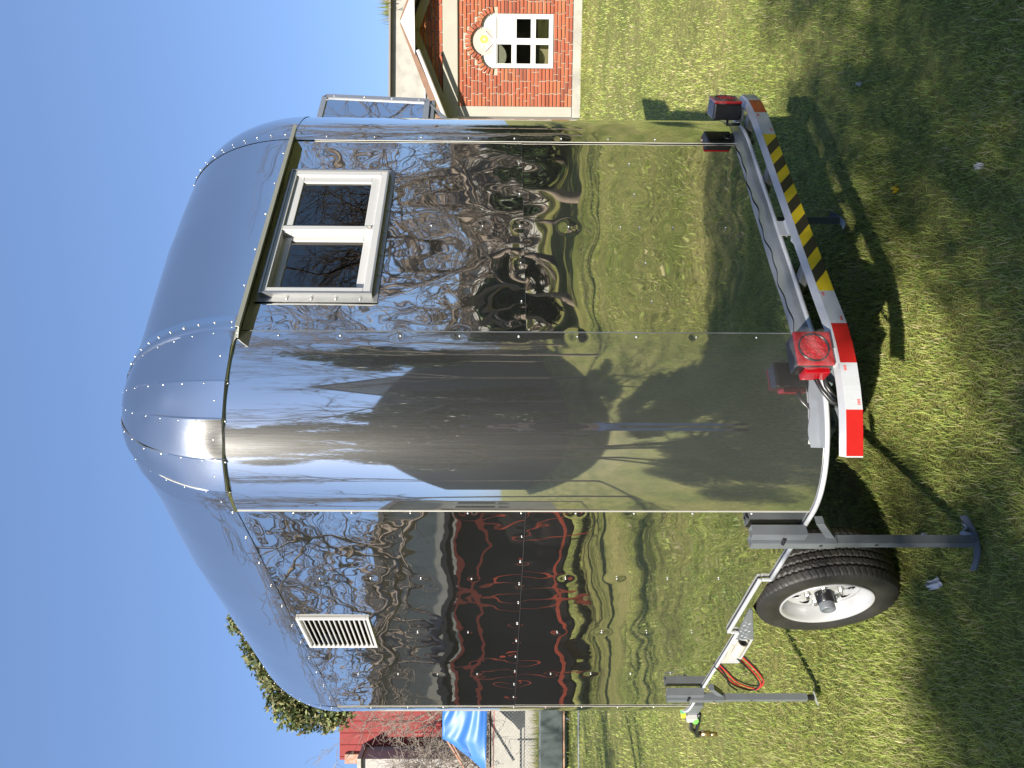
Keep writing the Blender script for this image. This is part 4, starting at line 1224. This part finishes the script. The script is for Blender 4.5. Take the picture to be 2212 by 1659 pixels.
def tubes_np(segs, n=5):
    """segs: (m,8) p0,p1,r0,r1 -> open tapered prisms"""
    S = np.array(segs)
    p0, p1, r0, r1 = S[:, :3], S[:, 3:6], S[:, 6], S[:, 7]
    d = p1 - p0; d /= np.linalg.norm(d, axis=1, keepdims=True) + 1e-9
    ref = np.where(np.abs(d[:, 2:3]) < .9, np.array([[0, 0, 1.0]]), np.array([[1.0, 0, 0]]))
    u = np.cross(d, ref); u /= np.linalg.norm(u, axis=1, keepdims=True) + 1e-9
    v = np.cross(d, u)
    t = np.arange(n) * 2 * np.pi / n
    ring = u[:, None] * np.cos(t)[None, :, None] + v[:, None] * np.sin(t)[None, :, None]
    V = np.concatenate([p0[:, None] + ring * r0[:, None, None], p1[:, None] + ring * r1[:, None, None]], 1)
    b = (np.arange(len(S)) * 2 * n)[:, None]
    k = np.arange(n)[None]; k2 = (k + 1) % n
    F = np.stack([b + k, b + k2, b + n + k2, b + n + k], -1).reshape(-1, 4)
    return V.reshape(-1, 3), F

def bare_segments(base, height, r0, seed, depth=5, spread=.55, lean=(0, 0), splits=(2, 3), droop=0.0, nseg=4, tf=.28):
    r = random.Random(seed)
    trunk, twigs = [], []
    def grow(p, d, L_, rad, lev):
        n = nseg
        for i in range(n):
            q = p + d * (L_ / n)
            r1 = rad * (1 - .30 / n)
            (trunk if lev <= 1 else twigs).append((*p, *q, rad, r1))
            p, rad = q, r1
            d = (d + Vector((r.gauss(0, .13), r.gauss(0, .13), r.gauss(0.03 - droop, .10)))).normalized()
            if lev >= 1 and lev < depth and r.random() < .55:
                side = (d + Vector((r.gauss(0, .7), r.gauss(0, .7), r.gauss(.1, .5)))).normalized()
                grow(p, side, L_ * r.uniform(.35, .6), rad * .5, lev + 2)
        if lev < depth:
            for _ in range(r.choice(splits)):
                nd = (d + spread * Vector((r.gauss(0, 1), r.gauss(0, 1), r.gauss(.15, .6)))).normalized()
                grow(p, nd, L_ * r.uniform(.6, .85), rad * r.uniform(.55, .75), lev + 1)
    grow(Vector(base), Vector((lean[0], lean[1], 1)).normalized(), height * tf, r0, 0)
    return trunk, twigs

def bare_tree(x, y, h, r0, seed, label, group='bare trees around the lawn', depth=5, name='bare_tree', z=0, bark='bark', **kw):
    t = empty(name, (x, y, z), 0, label, 'tree', group)
    tr, tw = bare_segments((0, 0, -.05), h, r0, seed, depth, **kw)
    V, F = tubes_np(tr, 7); big_mesh('trunk', V, 0, F, M[bark], t, smooth=True)
    V, F = tubes_np([(*s_[:6], max(s_[6], .006), max(s_[7], .005)) for s_ in tw], 4); big_mesh('crown', V, 0, F, M[bark], t, smooth=True)
    return t

GREEN_D = [(.030, .055, .018), (.045, .075, .022), (.060, .090, .028), (.025, .045, .018)]
GREEN_Y = [(.20, .23, .08), (.13, .17, .06), (.25, .25, .10), (.09, .12, .045), (.30, .26, .13)]
def leafy_tree(x, y, blobs, n, size, cols, seed, label, trunk_r=.16, group='leafy trees around the lawn', name='leafy_tree', squash=1.0, branches=True):
    t = empty(name, (x, y, 0), 0, label, 'tree', group)
    V, F, C = leaf_cloud(blobs, n, size, cols, seed, squash=squash)
    big_mesh('crown', V, 0, F, M['leaf'], t, col=C)
    segs = []
    top = max(b[2] for b in blobs)
    pts = [Vector((0, 0, -.05)), Vector((.05, .03, top * .3)), Vector((-.04, .06, top * .6)), Vector((.02, 0, top * .9))]
    for i in range(3): segs.append((*pts[i], *pts[i + 1], trunk_r * (1 - .28 * i), trunk_r * (1 - .28 * (i + 1))))
    if branches:
        for b in blobs:
            q = Vector(b[:3]); p = pts[1].lerp(pts[3], min(1, max(0, (q.z - top * .3) / (top * .7))) * .8)
            mid = p.lerp(q, .5) + Vector((0, 0, -.1))
            segs.append((*p, *mid, trunk_r * .35, trunk_r * .22)); segs.append((*mid, *q, trunk_r * .22, trunk_r * .08))
    V, F = tubes_np(segs, 8); big_mesh('trunk', V, 0, F, M['bark'], t, smooth=True)
    return t

def rblobs(seed, n, c, ext, r0, r1):
    r = random.Random(seed)
    return [(c[0] + r.gauss(0, ext[0]), c[1] + r.gauss(0, ext[1]), c[2] + r.gauss(0, ext[2]), r.uniform(r0, r1)) for _ in range(n)]

# tree behind the trailer on the left
leafy_tree(-7.0, 20.0, [(x_ + random.gauss(0, .08), y_, z_ + random.gauss(0, .06), random.uniform(.36, .5)) for x_, z_ in ((1.6, 8.0), (1.1, 7.95), (.55, 7.75), (.05, 7.5), (-.35, 7.35), (-.7, 7.05), (-1.0, 6.75), (-1.25, 6.4), (-1.3, 5.95), (-1.05, 5.6), (-.6, 6.4), (0, 6.9), (.6, 7.2)) for y_ in (-.4, .4)] + rblobs(2, 8, (.8, 0, 5.6), (.6, .6, .6), .5, .8), 26000, .075, GREEN_Y, 5, 'sunlit leafy tree rising behind the trailer roof on the left', .15)
# bare climber in front of the red wall
bare_tree(-10.6, 26.0, 8.0, .09, 31, 'tangled bare tree in front of the red wall', depth=6, bark='twig', spread=.8)
bare_tree(-11.2, 27.3, 8.5, .09, 32, 'thinner bare tree close against the red wall', depth=6, bark='twig', spread=.8)
bare_tree(-13.2, 26.8, 7.5, .09, 36, 'bare tree before the grey stone wall', depth=6, bark='twig', spread=.8)

bare_tree(-13.4, 27.4, 8, .08, 37, 'slender bare tree beyond the blue tarp', depth=6, spread=.8, bark='twig', tf=.2)
bare_tree(-12.5, 28.0, 8.5, .09, 38, 'bare tree leaning over the red wall', depth=6, spread=.8, bark='twig', tf=.2)

# evergreens behind the camera that shade the foreground
leafy_tree(-2.6, -6.2, rblobs(11, 15, (1.15, 0, 5.2), (.75, .7, 1.2), .42, .75) + rblobs(12, 6, (.1, 0, 3.0), (.8, .6, .6), .45, .65), 30000, .045, GREEN_D, 12, 'tall dark evergreen behind the photographer', .2)
leafy_tree(-5.0, -6.6, rblobs(13, 12, (0, 0, 5.2), (.9, .7, .45), .4, .7), 14000, .045, GREEN_D, 14, 'lower dark evergreen left of the tall one', .17)
leafy_tree(-3.3, -7.1, rblobs(91, 14, (.1, 0, 5.5), (.85, .6, .5), .4, .65), 10500, .05, GREEN_D, 92, 'broad evergreen between the tall one and the lower one', .17)
leafy_tree(-.6, -7.6, rblobs(93, 16, (0, 0, 2.9), (1.2, .8, .8), .5, .8), 16000, .065, GREEN_D, 94, 'low wide evergreen right of the tall one', .16)
leafy_tree(-3.8, -4.6, rblobs(95, 14, (0, 0, 2.6), (1.2, .8, .6), .45, .75), 16000, .06, GREEN_D, 96, 'low evergreen nearest behind the photographer', .14)
leafy_tree(-1.4, -9.6, rblobs(15, 14, (0, 0, 5.8), (.55, .55, 2.0), .5, .85), 12000, .13, GREEN_D, 16, 'slim cypress like evergreen near the long building', .18)
leafy_tree(5.0, -9.0, rblobs(17, 12, (0, 0, 2.3), (1.2, 1.0, .5), .6, .9), 8000, .15, GREEN_D, 18, 'round evergreen right of the photographer by the long building', .2)
# evergreens and hedge far to the right
leafy_tree(17.5, -1.5, rblobs(21, 12, (0, 0, 1.15), (.8, 1.1, .3), .6, .95), 9000, .17, GREEN_D, 22, 'dark round tree right of the white building', .2)
leafy_tree(18.5, 5.5, rblobs(23, 12, (0, 0, 1.1), (.8, 1.0, .3), .6, .95), 9000, .17, GREEN_D, 24, 'dark round tree left of the white building', .2)
leafy_tree(17.0, 10.5, rblobs(25, 12, (0, 0, 1.3), (.9, 1.2, .35), .6, 1.0), 9000, .17, GREEN_D, 26, 'dark tree beyond the brick house side', .2)
leafy_tree(15.0, -7.5, rblobs(27, 18, (0, 0, 4.0), (1.4, 1.4, 1.2), .7, 1.2), 10000, .17, GREEN_D, 28, 'big dark tree back right of the lawn', .22)
# bare trees
bt = [(17, -3.5, 11, .24, 52, 'large bare tree furthest right of the lawn'), (16, 8.2, 10, .22, 53, 'bare tree between the brick house and the right lawn'), (19.5, 1.5, 11, .26, 54, 'thick bare tree near the round bushes'), (12.0, 9.0, 10, .22, 55, 'bare tree right of the brick house'), (17.6, -.6, 10, .2, 56, 'bare tree directly right of the photographer'),
      (9.5, -2.5, 9, .20, 41, 'spreading bare tree back right of the trailer'), (20.5, 3.6, 10, .24, 42, 'tall bare tree right of the trailer by the white building'), (13.0, 6.5, 9, .2, 43, 'bare tree between trailer and white building'), (8.5, -6.5, 8, .18, 44, 'bare tree right behind the photographer'),
      (-7.5, 1.0, 8.5, .18, 45, 'bare tree left of the photographer'), (-9.5, 5.0, 9, .2, 46, 'bare tree standing before the red framed stall'), (-11.0, 9.5, 8.5, .18, 47, 'bare tree left of the slate trough'), (-8.8, -3.5, 9, .2, 48, 'bare tree back left of the photographer'),
      (-13.5, 2.0, 9.5, .22, 49, 'tall bare tree far left beside the grey block'), (3.5, -10.5, 9, .2, 50, 'bare tree before the long building'), (-14.0, 13.0, 8.5, .2, 51, 'bare tree far left near the stone wall')]
for x, y, h, sd, lb in ((14.5, 3.3, 8, 61, 'low branching bare bush close to the trailer rear'), (16.2, 2.6, 8, 62, 'low branching bare bush behind the close one'), (15.2, 5.8, 8, 63, 'low branching bare bush towards the brick house'), (18.6, 4.2, 9, 64, 'tall many stemmed bare bush before the round bushes'), (15.4, .9, 8, 65, 'low branching bare bush on the right lawn')):
    bare_tree(x, y, h, .13, sd, lb, depth=6, spread=.75, tf=.17, name='bare_bush', group='low bare bushes on the right lawn')
for i, (x, y, h, r0, sd, lb) in enumerate(bt):
    bare_tree(x, y, h, r0, sd, lb, depth=6, spread=.6)

def bare_wood(x0, x1, y0, y1, h, n, seed, label):
    r = np.random.default_rng(seed)
    p = np.stack([r.uniform(x0, x1, n), r.uniform(y0, y1, n), h * r.random(n) ** 1.3], -1)
    d = r.normal(size=(n, 3)) * np.array([.5, .5, .35]) + np.array([0, 0, .75]); d /= np.linalg.norm(d, axis=1, keepdims=True)
    L_ = r.uniform(.5, 2.4, n) * (1.2 - p[:, 2] / h * .6)
    q = p + d * L_[:, None]
    rad = r.uniform(.012, .05, n) * (1.3 - p[:, 2] / h)
    V, F = tubes_np(np.concatenate([p, q, rad[:, None], (rad * .5)[:, None]], 1), 4)
    return tag(big_mesh('bare_wood', V, 0, F, M['bark']), label, 'wood', kind='stuff')
bare_wood(22.5, 26.5, -14, 20, 7.5, 4200, 71, 'distant mass of bare branches right of the lawn')

# weeds at the fence and on the wall
def weeds(name, x0, x1, y, h, n, seed, label, z=0):
    r = np.random.default_rng(seed)
    x = r.uniform(x0, x1, n); yy = y + r.normal(0, .25, n); az = r.uniform(0, 6.28, n); L_ = h * r.uniform(.3, 1.1, n); ln = r.uniform(.1, .6, n); w = .015
    base = np.stack([x, yy, np.full(n, z)], -1); d = np.stack([np.cos(az) * np.sin(ln), np.sin(az) * np.sin(ln), np.cos(ln)], -1)
    pp = np.stack([-np.sin(az), np.cos(az), 0 * az], -1) * w
    V = np.stack([base - pp, base + pp, base + d * L_[:, None]], 1).reshape(-1, 3)
    c = np.array([[.22, .28, .06], [.34, .33, .10], [.14, .20, .045], [.42, .36, .17]])[r.integers(0, 4, n)]
    o = big_mesh(name, V, 0, np.arange(3 * n).reshape(-1, 3), M['grass'], col=np.repeat(c, 3, 0))
    return tag(o, label, 'weeds', kind='stuff')
weeds('weeds', -16, -7, 23.6, .75, 4000, 3, 'tall weeds along the foot of the wire fence')
weeds('weeds', -14, -7, 22.6, .62, 9000, 13, 'grassy bank of weeds just behind the trough')
weeds('wall_weeds', 10.35, 11.3, 22.5, .45, 260, 4, 'weeds growing on top of the concrete wall', 4.7)

# ------------------------------------------------------------------ left background
rw = empty('red_walled_building', (-12.0, 30, 0), 0, 'building with a red upper wall behind the bare trees', 'building')
k = MB(); k.box((.2, 1.5, 5.7), (5.0, 3, 3.85)); k.build('red_wall', M['red_wall'], rw)
k = MB(); k.box((.2, 1.48, 1.85), (5.0, 3, 3.75)); k.build('lower_wall', M['rubble'], rw)
for q in range(11):
    k = MB(); k.box((-2.2 + q * .45, -.012, 5.7), (.035, .03, 3.8)); k.build('wall_batten', M['red_wall'], rw)
k = MB(); k.box((-2.2, -.06, 4.9), (.35, .2, 5.0)); k.build('rust_column', M['rust'], rw)
sw = empty('stone_building', (-20.0, 29.0, 0), 0, 'grey rough stone wall building on the far left', 'building')
k = MB(); k.box((1.2, 2, 3.3), (10.0, 4, 6.6)); k.build('wall', M['stone'], sw)
k = MB(); k.box((1.2, 1.9, 6.68), (10.2, 4.2, .14)); k.build('coping', M['concrete'], sw)
rs = random.Random(8)
sm = []
for q in range(4):
    kk = MB(); w, h = rs.uniform(.25, .5), rs.uniform(.16, .3)
    n = 7
    kk.prism([(w / 2 * math.cos(6.283 * i / n) * rs.uniform(.8, 1.1), 0, h / 2 * math.sin(6.283 * i / n) * rs.uniform(.8, 1.1)) for i in range(n)], (0, 0, 0), (0, -.05, 0))
    sm.append(kk.mesh('stone', M['stone']))
for i in range(13):
    for j in range(11):
        o = link('stone', sm[rs.randrange(4)], None, sw)
        o.location = (1.0 + i * .38 + (j % 2) * .19 + rs.uniform(-.05, .05), -.0, 1.9 + j * .40 + rs.uniform(-.04, .04)); o.rotation_euler = (0, rs.uniform(-.3, .3), 0)
        o.scale = (rs.uniform(.8, 1.15), 1, rs.uniform(1.0, 1.4))
yw = MB(); yw.box((-13, 26.0, .95), (12, .25, 1.9)); o = yw.build('white_yard_wall', M['rubble']); tag(o, 'low whitewashed rubble wall behind the wire fence', 'wall')

# blue tarp
def tarp():
    n, m = 30, 18
    A = np.array([[-9.0, 3.32], [-10.95, 3.26]]); tip = np.array([-11.95, 1.98]); Bt = np.array([-9.0, 1.92])
    u, v = np.meshgrid(np.linspace(0, 1, n), np.linspace(0, 1, m), indexing='ij')
    # top edge from A0 to A1, curving on to the tip; bottom edge from B to tip
    tx = A[0][0] + (tip[0] - A[0][0]) * u
    zt = np.where(u < .66, 3.32, 3.32 - (3.32 - 1.98) * np.clip((u - .66) / .34, 0, 1) ** .8)
    zb = 1.92 + .06 * u
    x = tx; z = zb + (zt - zb) * v
    fold = .05 * np.sin((v * (1.2 - u) * 22) + u * 4) * (1 - .7 * u) + .02 * np.sin(v * 40 * (1.05 - u))
    y = 24.0 + fold + .25 * v
    o = surf('blue_tarp', np.stack([x, y, z], -1), M['tarp'], thick=.004)
    tag(o, 'blue tarp stretched to a point above the wire fence', 'tarp')
tarp()
fe = empty('wire_fence', (-12.0, 24.4, 0), 0, 'chain link fence with a rusty top rail below the tarp', 'fence')
k = MB(); k.tube([(-4, 0, 1.82), (5, 0, 1.86)], .03, 8); k.build('top_rail', M['rust'], fe)
k = MB(); k.tube([(-4, -.05, 1.74), (-1, -.06, 1.77), (2, -.05, 1.73), (5, -.05, 1.75)], .012, 6); k.build('red_cable', M['wire_red'], fe)
for x in (-3.2, -.2, 2.8): 
    k = MB(); k.tube([(x, .05, -.1), (x, .05, 3.3 if x > 0 else 1.9)], .03, 8); k.build('post', M['rust'], fe)
k = MB(); k.bar((1.05, .02, 3.25), (-.9, .02, 2.05), .05, .05); k.bar((.35, .02, 2.75), (1.0, .02, 3.1), .04, .04); k.build('brace', M['rust'], fe)
segs = []
for i in range(-12, 75):
    x = -4 + i * .12
    segs.append((x, 0, .02, x + 1.78, 0, 1.80, .003, .003)); segs.append((x, 0, 1.80, x + 1.78, 0, .02, .003, .003))
V, F = tubes_np(segs, 4); o = big_mesh('wire_mesh', V, 0, F, M['wire'], fe); o['kind'] = 'stuff'

tg = empty('slate_trough', (-8.6, 17.9, 0), R(4), 'long slate grey trough on short legs standing on the lawn', 'trough')
k = MB(); k.prism([(-2.2, -.28, .16), (-2.2, .28, .16), (-2.2, .33, .66), (-2.2, .27, .66), (-2.2, .23, .22), (-2.2, -.23, .22), (-2.2, -.27, .66), (-2.2, -.33, .66)], (0, 0, 0), (4.0, 0, 0)); k.build('trough_body', M['trough'], tg, bevel=.012)
k = MB(); k.box((-.2, 0, .13), (4.0, .5, .05)); k.build('bottom_frame', M['rust'], tg)
for x in (-1.7, -.2, 1.0):
    k = MB(); k.bar((x, -.18, -.02), (x + .06, -.18, .13), .04, .04); k.build('leg', M['grey_paint'], tg)
    k = MB(); k.bar((x, .18, -.02), (x, .18, .13), .04, .04); k.build('leg', M['grey_paint'], tg)
k = MB(); k.tube([(-8.5, 15.2, .02), (-7.0, 15.45, .02), (-5.6, 15.5, .02)], .022, 8); tag(k.build('grey_hose', M['grey_paint'], None, True), 'straight grey hose lying on the lawn before the trough', 'hose')

# ------------------------------------------------------------------ surroundings that the steel mirrors
def house_box(name, loc, rz, w, d, h, mw, mr, label, cols, rows, ww, wh_, z0, gable=0.0, over=.3, cat='building', win_mat=None):
    b = empty(name, loc, rz, label, cat)
    k = MB(); k.box((0, d / 2, h / 2), (w, d, h)); k.build('wall', mw, b)
    k = MB()
    if gable: k.prism([(-w / 2 - over, -over, h), (w / 2 + over, -over, h), (0, -over, h + gable)], (0, 0, 0), (0, d + 2 * over, 0))
    else: k.box((0, d / 2, h + .12), (w + 2 * over, d + 2 * over, .22))
    k.build('roof', mr, b)
    if gable:
        k = MB(); k.prism([(-w / 2, -.004, h), (w / 2, -.004, h), (0, -.004, h + gable * .86)], (0, 0, 0), (0, -over - .02, 0)); k.build('gable_wall', mw, b)
    for i in range(cols):
        for j in range(rows):
            x = -w / 2 + (i + .5) * w / cols; z = z0 + j * (h / rows)
            wn_ = empty('window', (x, -.02, z)); wn_.parent = b
            k = MB(); frame_rect(k, -ww / 2, ww / 2, 0, wh_, .07, .02, -.05); k.box((0, -.01, wh_ / 2), (.05, .05, wh_ - .1)); k.build('frame', M['house_white'], wn_)
            k = MB(); k.box((0, .0, wh_ / 2), (ww - .1, .02, wh_ - .1)); k.build('pane', M['window_dark'], wn_)
    return b
house_box('long_shed', (-2, -13.5, 0), math.pi, 76, 6, 4.4, M['shed'], M['shed'], 'long low dark shed behind the photographer', 0, 1, 1.8, 1.5, 1.2, over=.05)
house_box('white_building', (30, 1.5, 0), R(-90), 9, 8, 3.1, M['white_render'], M['roof_tile'], 'white building with dark windows beyond the round trees', 4, 1, 1.3, 1.3, .9)
house_box('gabled_house', (13, -16, 0), R(-142), 7, 9, 4.5, M['render'], M['roof_tile'], 'beige house with a steep gable and barred window', 2, 1, 1.7, 1.6, 1.5, gable=3.2)
house_box('grey_block', (-18.5, 8.5, 0), R(62), 16, 5, 4.6, M['concrete'], M['roof_tile'], 'grey concrete block behind the red framed stall', 5, 1, 1.4, 1.3, 1.6)

st = empty('market_stall', (-10.8, 8.2, 0), R(62), 'dark stall with an orange red steel frame', 'stall')
for x in (-2.6, -1.3, 0, 1.3, 2.6):
    for y in (0, 1.6):
        k = MB(); k.bar((x, y, 0), (x, y, 2.4), .045, .045); k.build('post', M['red_steel'], st)
for z in (.5, 1.95, 2.3):
    k = MB(); k.bar((-2.64, -.0, z), (2.64, -.0, z), .05, .055); k.build('rail', M['red_steel'], st)
k = MB(); k.box((0, .9, 1.3), (5.1, 1.3, 2.0)); k.build('dark_cover', M['canvas'], st, bevel=.05)
k = MB(); k.box((0, .8, 2.52), (5.6, 2.0, .10)); k.build('canopy', M['canvas'], st)

# ------------------------------------------------------------------ person taking the picture
def skin_mesh(name, verts, edges, radii, mat_, parent, root=0, sub=2):
    me = bpy.data.meshes.new(name); me.from_pydata(verts, edges, [])
    o = bpy.data.objects.new(name, me); COL.objects.link(o)
    m = o.modifiers.new('skin', 'SKIN')
    for i, r in enumerate(radii):
        me.skin_vertices[0].data[i].radius = (r, r) if not hasattr(r, '__len__') else r
        me.skin_vertices[0].data[i].use_root = (i == root)
    s = o.modifiers.new('sub', 'SUBSURF'); s.levels = sub; s.render_levels = sub
    dg = bpy.context.evaluated_depsgraph_get()
    nm = bpy.data.meshes.new_from_object(o.evaluated_get(dg))
    bpy.data.objects.remove(o)
    nm.materials.clear(); nm.materials.append(mat_)
    nm.polygons.foreach_set('use_smooth', [True] * len(nm.polygons))
    return link(name, nm, None, parent)
pe = empty('person', (0.0, -.42, 0), 0, 'person in dark top and pale jeans holding up a phone, mirrored in the corner panel', 'person')
# facing +y, arms raised to the phone at (0, .38, 1.58)
V = [(0, 0, .95), (0, .01, 1.12), (0, -.01, 1.32), (0, -.02, 1.44), (0, 0, 1.53), (0, .02, 1.60), (0, .03, 1.70),
     (-.10, 0, .88), (-.11, .015, .50), (-.12, -.02, .10), (-.12, .13, .04), (.10, 0, .88), (.11, .015, .50), (.12, -.02, .10), (.12, .13, .04),
     (-.17, -.02, 1.42), (-.24, .06, 1.20), (-.09, .30, 1.47), (-.065, .345, 1.53), (.17, -.02, 1.42), (.24, .06, 1.20), (.09, .30, 1.47), (.065, .345, 1.53)]
E_ = [(0, 1), (1, 2), (2, 3), (3, 4), (4, 5), (5, 6), (0, 7), (7, 8), (8, 9), (9, 10), (0, 11), (11, 12), (12, 13), (13, 14), (3, 15), (15, 16), (16, 17), (17, 18), (3, 19), (19, 20), (20, 21), (21, 22)]
Rr = [(.15, .11), (.14, .105), (.16, .115), (.13, .09), .055, .085, .085, .09, .062, .045, .045, .09, .062, .045, .045, .065, .047, .033, .03, .065, .047, .033, .03]
body = skin_mesh('body', V, E_, Rr, M['skin'], pe)
top_ = skin_mesh('jacket', [V[i] for i in (0, 1, 2, 3)] + [V[15], V[16], (-.12, .25, 1.42), V[19], V[20], (.12, .25, 1.42)], [(0, 1), (1, 2), (2, 3), (3, 4), (4, 5), (5, 6), (3, 7), (7, 8), (8, 9)],
                 [(.165, .125), (.155, .12), (.175, .13), (.13, .10), .075, .058, .045, .075, .058, .045], M['navy'], pe)
jeans = skin_mesh('jeans', [(0, 0, .97), V[7], V[8], (-.12, -.01, .09), V[11], V[12], (.12, -.01, .09)], [(0, 1), (1, 2), (2, 3), (0, 4), (4, 5), (5, 6)], [(.155, .118), .10, .074, .062, .10, .074, .062], M['denim'], pe)
for sx in (-1, 1):
    k = MB(); k.tube([(sx * .12, -.07, .045), (sx * .12, .0, .05), (sx * .125, .10, .045), (sx * .13, .18, .035)], [.035, .045, .045, .03], 10); k.build('shoe', M['shoe'], pe, True)
    hv = [(sx * .065, .345, 1.53), (sx * .055, .372, 1.57)]; he = [(0, 1)]; hr = [.026, .026]
    for q in range(4):
        b = len(hv); z = 1.545 + q * .018
        hv += [(sx * .052, .385, z), (sx * .028, .394, z + .004), (sx * (.012 + .003 * q), .390, z + .004)]; he += [(1, b), (b, b + 1), (b + 1, b + 2)]; hr += [.010, .009, .008]
    b = len(hv); hv += [(sx * .055, .360, 1.60), (sx * .045, .352, 1.63)]; he += [(1, b), (b, b + 1)]; hr += [.011, .009]
    skin_mesh('hand', hv, he, hr, M['skin'], pe, sub=1)
k = MB(); k.tube([(0, -.04, 1.57), (0, -.065, 1.64), (0, -.045, 1.73), (0, .02, 1.785), (0, .08, 1.775), (0, .10, 1.75)], [.06, .085, .094, .088, .05, .02], 14); k.build('hair', M['hair'], pe, True)
k = MB(); k.tube([(0, .112, 1.675), (0, .132, 1.645), (0, .118, 1.635)], [.008, .015, .012], 8); k.build('nose', M['skin'], pe, True)
k = MB()
for sx in (-1, 1): k.rivet((sx * .034, .106, 1.685), (0, 1, 0), .012, .006)
k.build('eyes', M['hair'], pe, True)
k = MB(); k.box((0, .108, 1.612), (.045, .008, .010)); k.build('mouth', M['red_print'], pe)
k = MB(); k.box((0, -.036, 1.565), (.072, .008, .148)); tag(k.build('phone', M['black'], None, bevel=.003), 'black phone held up by the person', 'phone')

# ------------------------------------------------------------------ litter on the grass
M['scrap'] = mat('grey_film_scrap', (.45, .47, .52), .3, 0, .2, 30)
def scrap(x, y, sx, sy, rz, seed, label, mt=None, name='plastic_scrap', z=.03):
    r = np.random.default_rng(seed)
    n, m = 10, 6
    a, b = np.meshgrid(np.linspace(-1, 1, n), np.linspace(-1, 1, m), indexing='ij')
    ca, sa = math.cos(rz), math.sin(rz)
    X0 = a * sx * (1 + .25 * np.sin(b * 3 + seed)); Y0 = b * sy * (1 - .4 * a * np.sin(seed)) + .3 * sy * np.sin(a * 3 + seed)
    Z0 = z + .010 * np.sin(a * 4 + seed) + .008 * np.cos(b * 5) + r.normal(0, .003, a.shape)
    o = surf(name, np.stack([x + X0 * ca - Y0 * sa, y + X0 * sa + Y0 * ca, Z0], -1), mt or M['scrap'], thick=.001)
    return tag(o, label, 'litter', 'scraps of film on the lawn')
scrap(-.72, 2.83, .050, .016, 1.9, 1, 'long crumpled grey film scrap on the grass beside the tyre')
scrap(-.49, 2.62, .022, .015, .6, 2, 'small pale blue film scrap on the shaded grass', z=.035)
scrap(-.58, 2.92, .030, .018, 2.2, 3, 'thin grey film scrap by the jack stand foot')
scrap(.72, 2.55, .008, .006, .6, 4, 'tiny white scrap on the shaded grass right of the bumper', M['label_white'], z=.035)
scrap(.78, 3.1, .013, .006, .3, 6, 'yellow and black tape snippet on the shaded grass', M['tape_yellow'], z=.035)
scrap(1.32, 3.42, .009, .007, .2, 7, 'white crumb of paper beyond the far tail light', M['label_white'], z=.035)
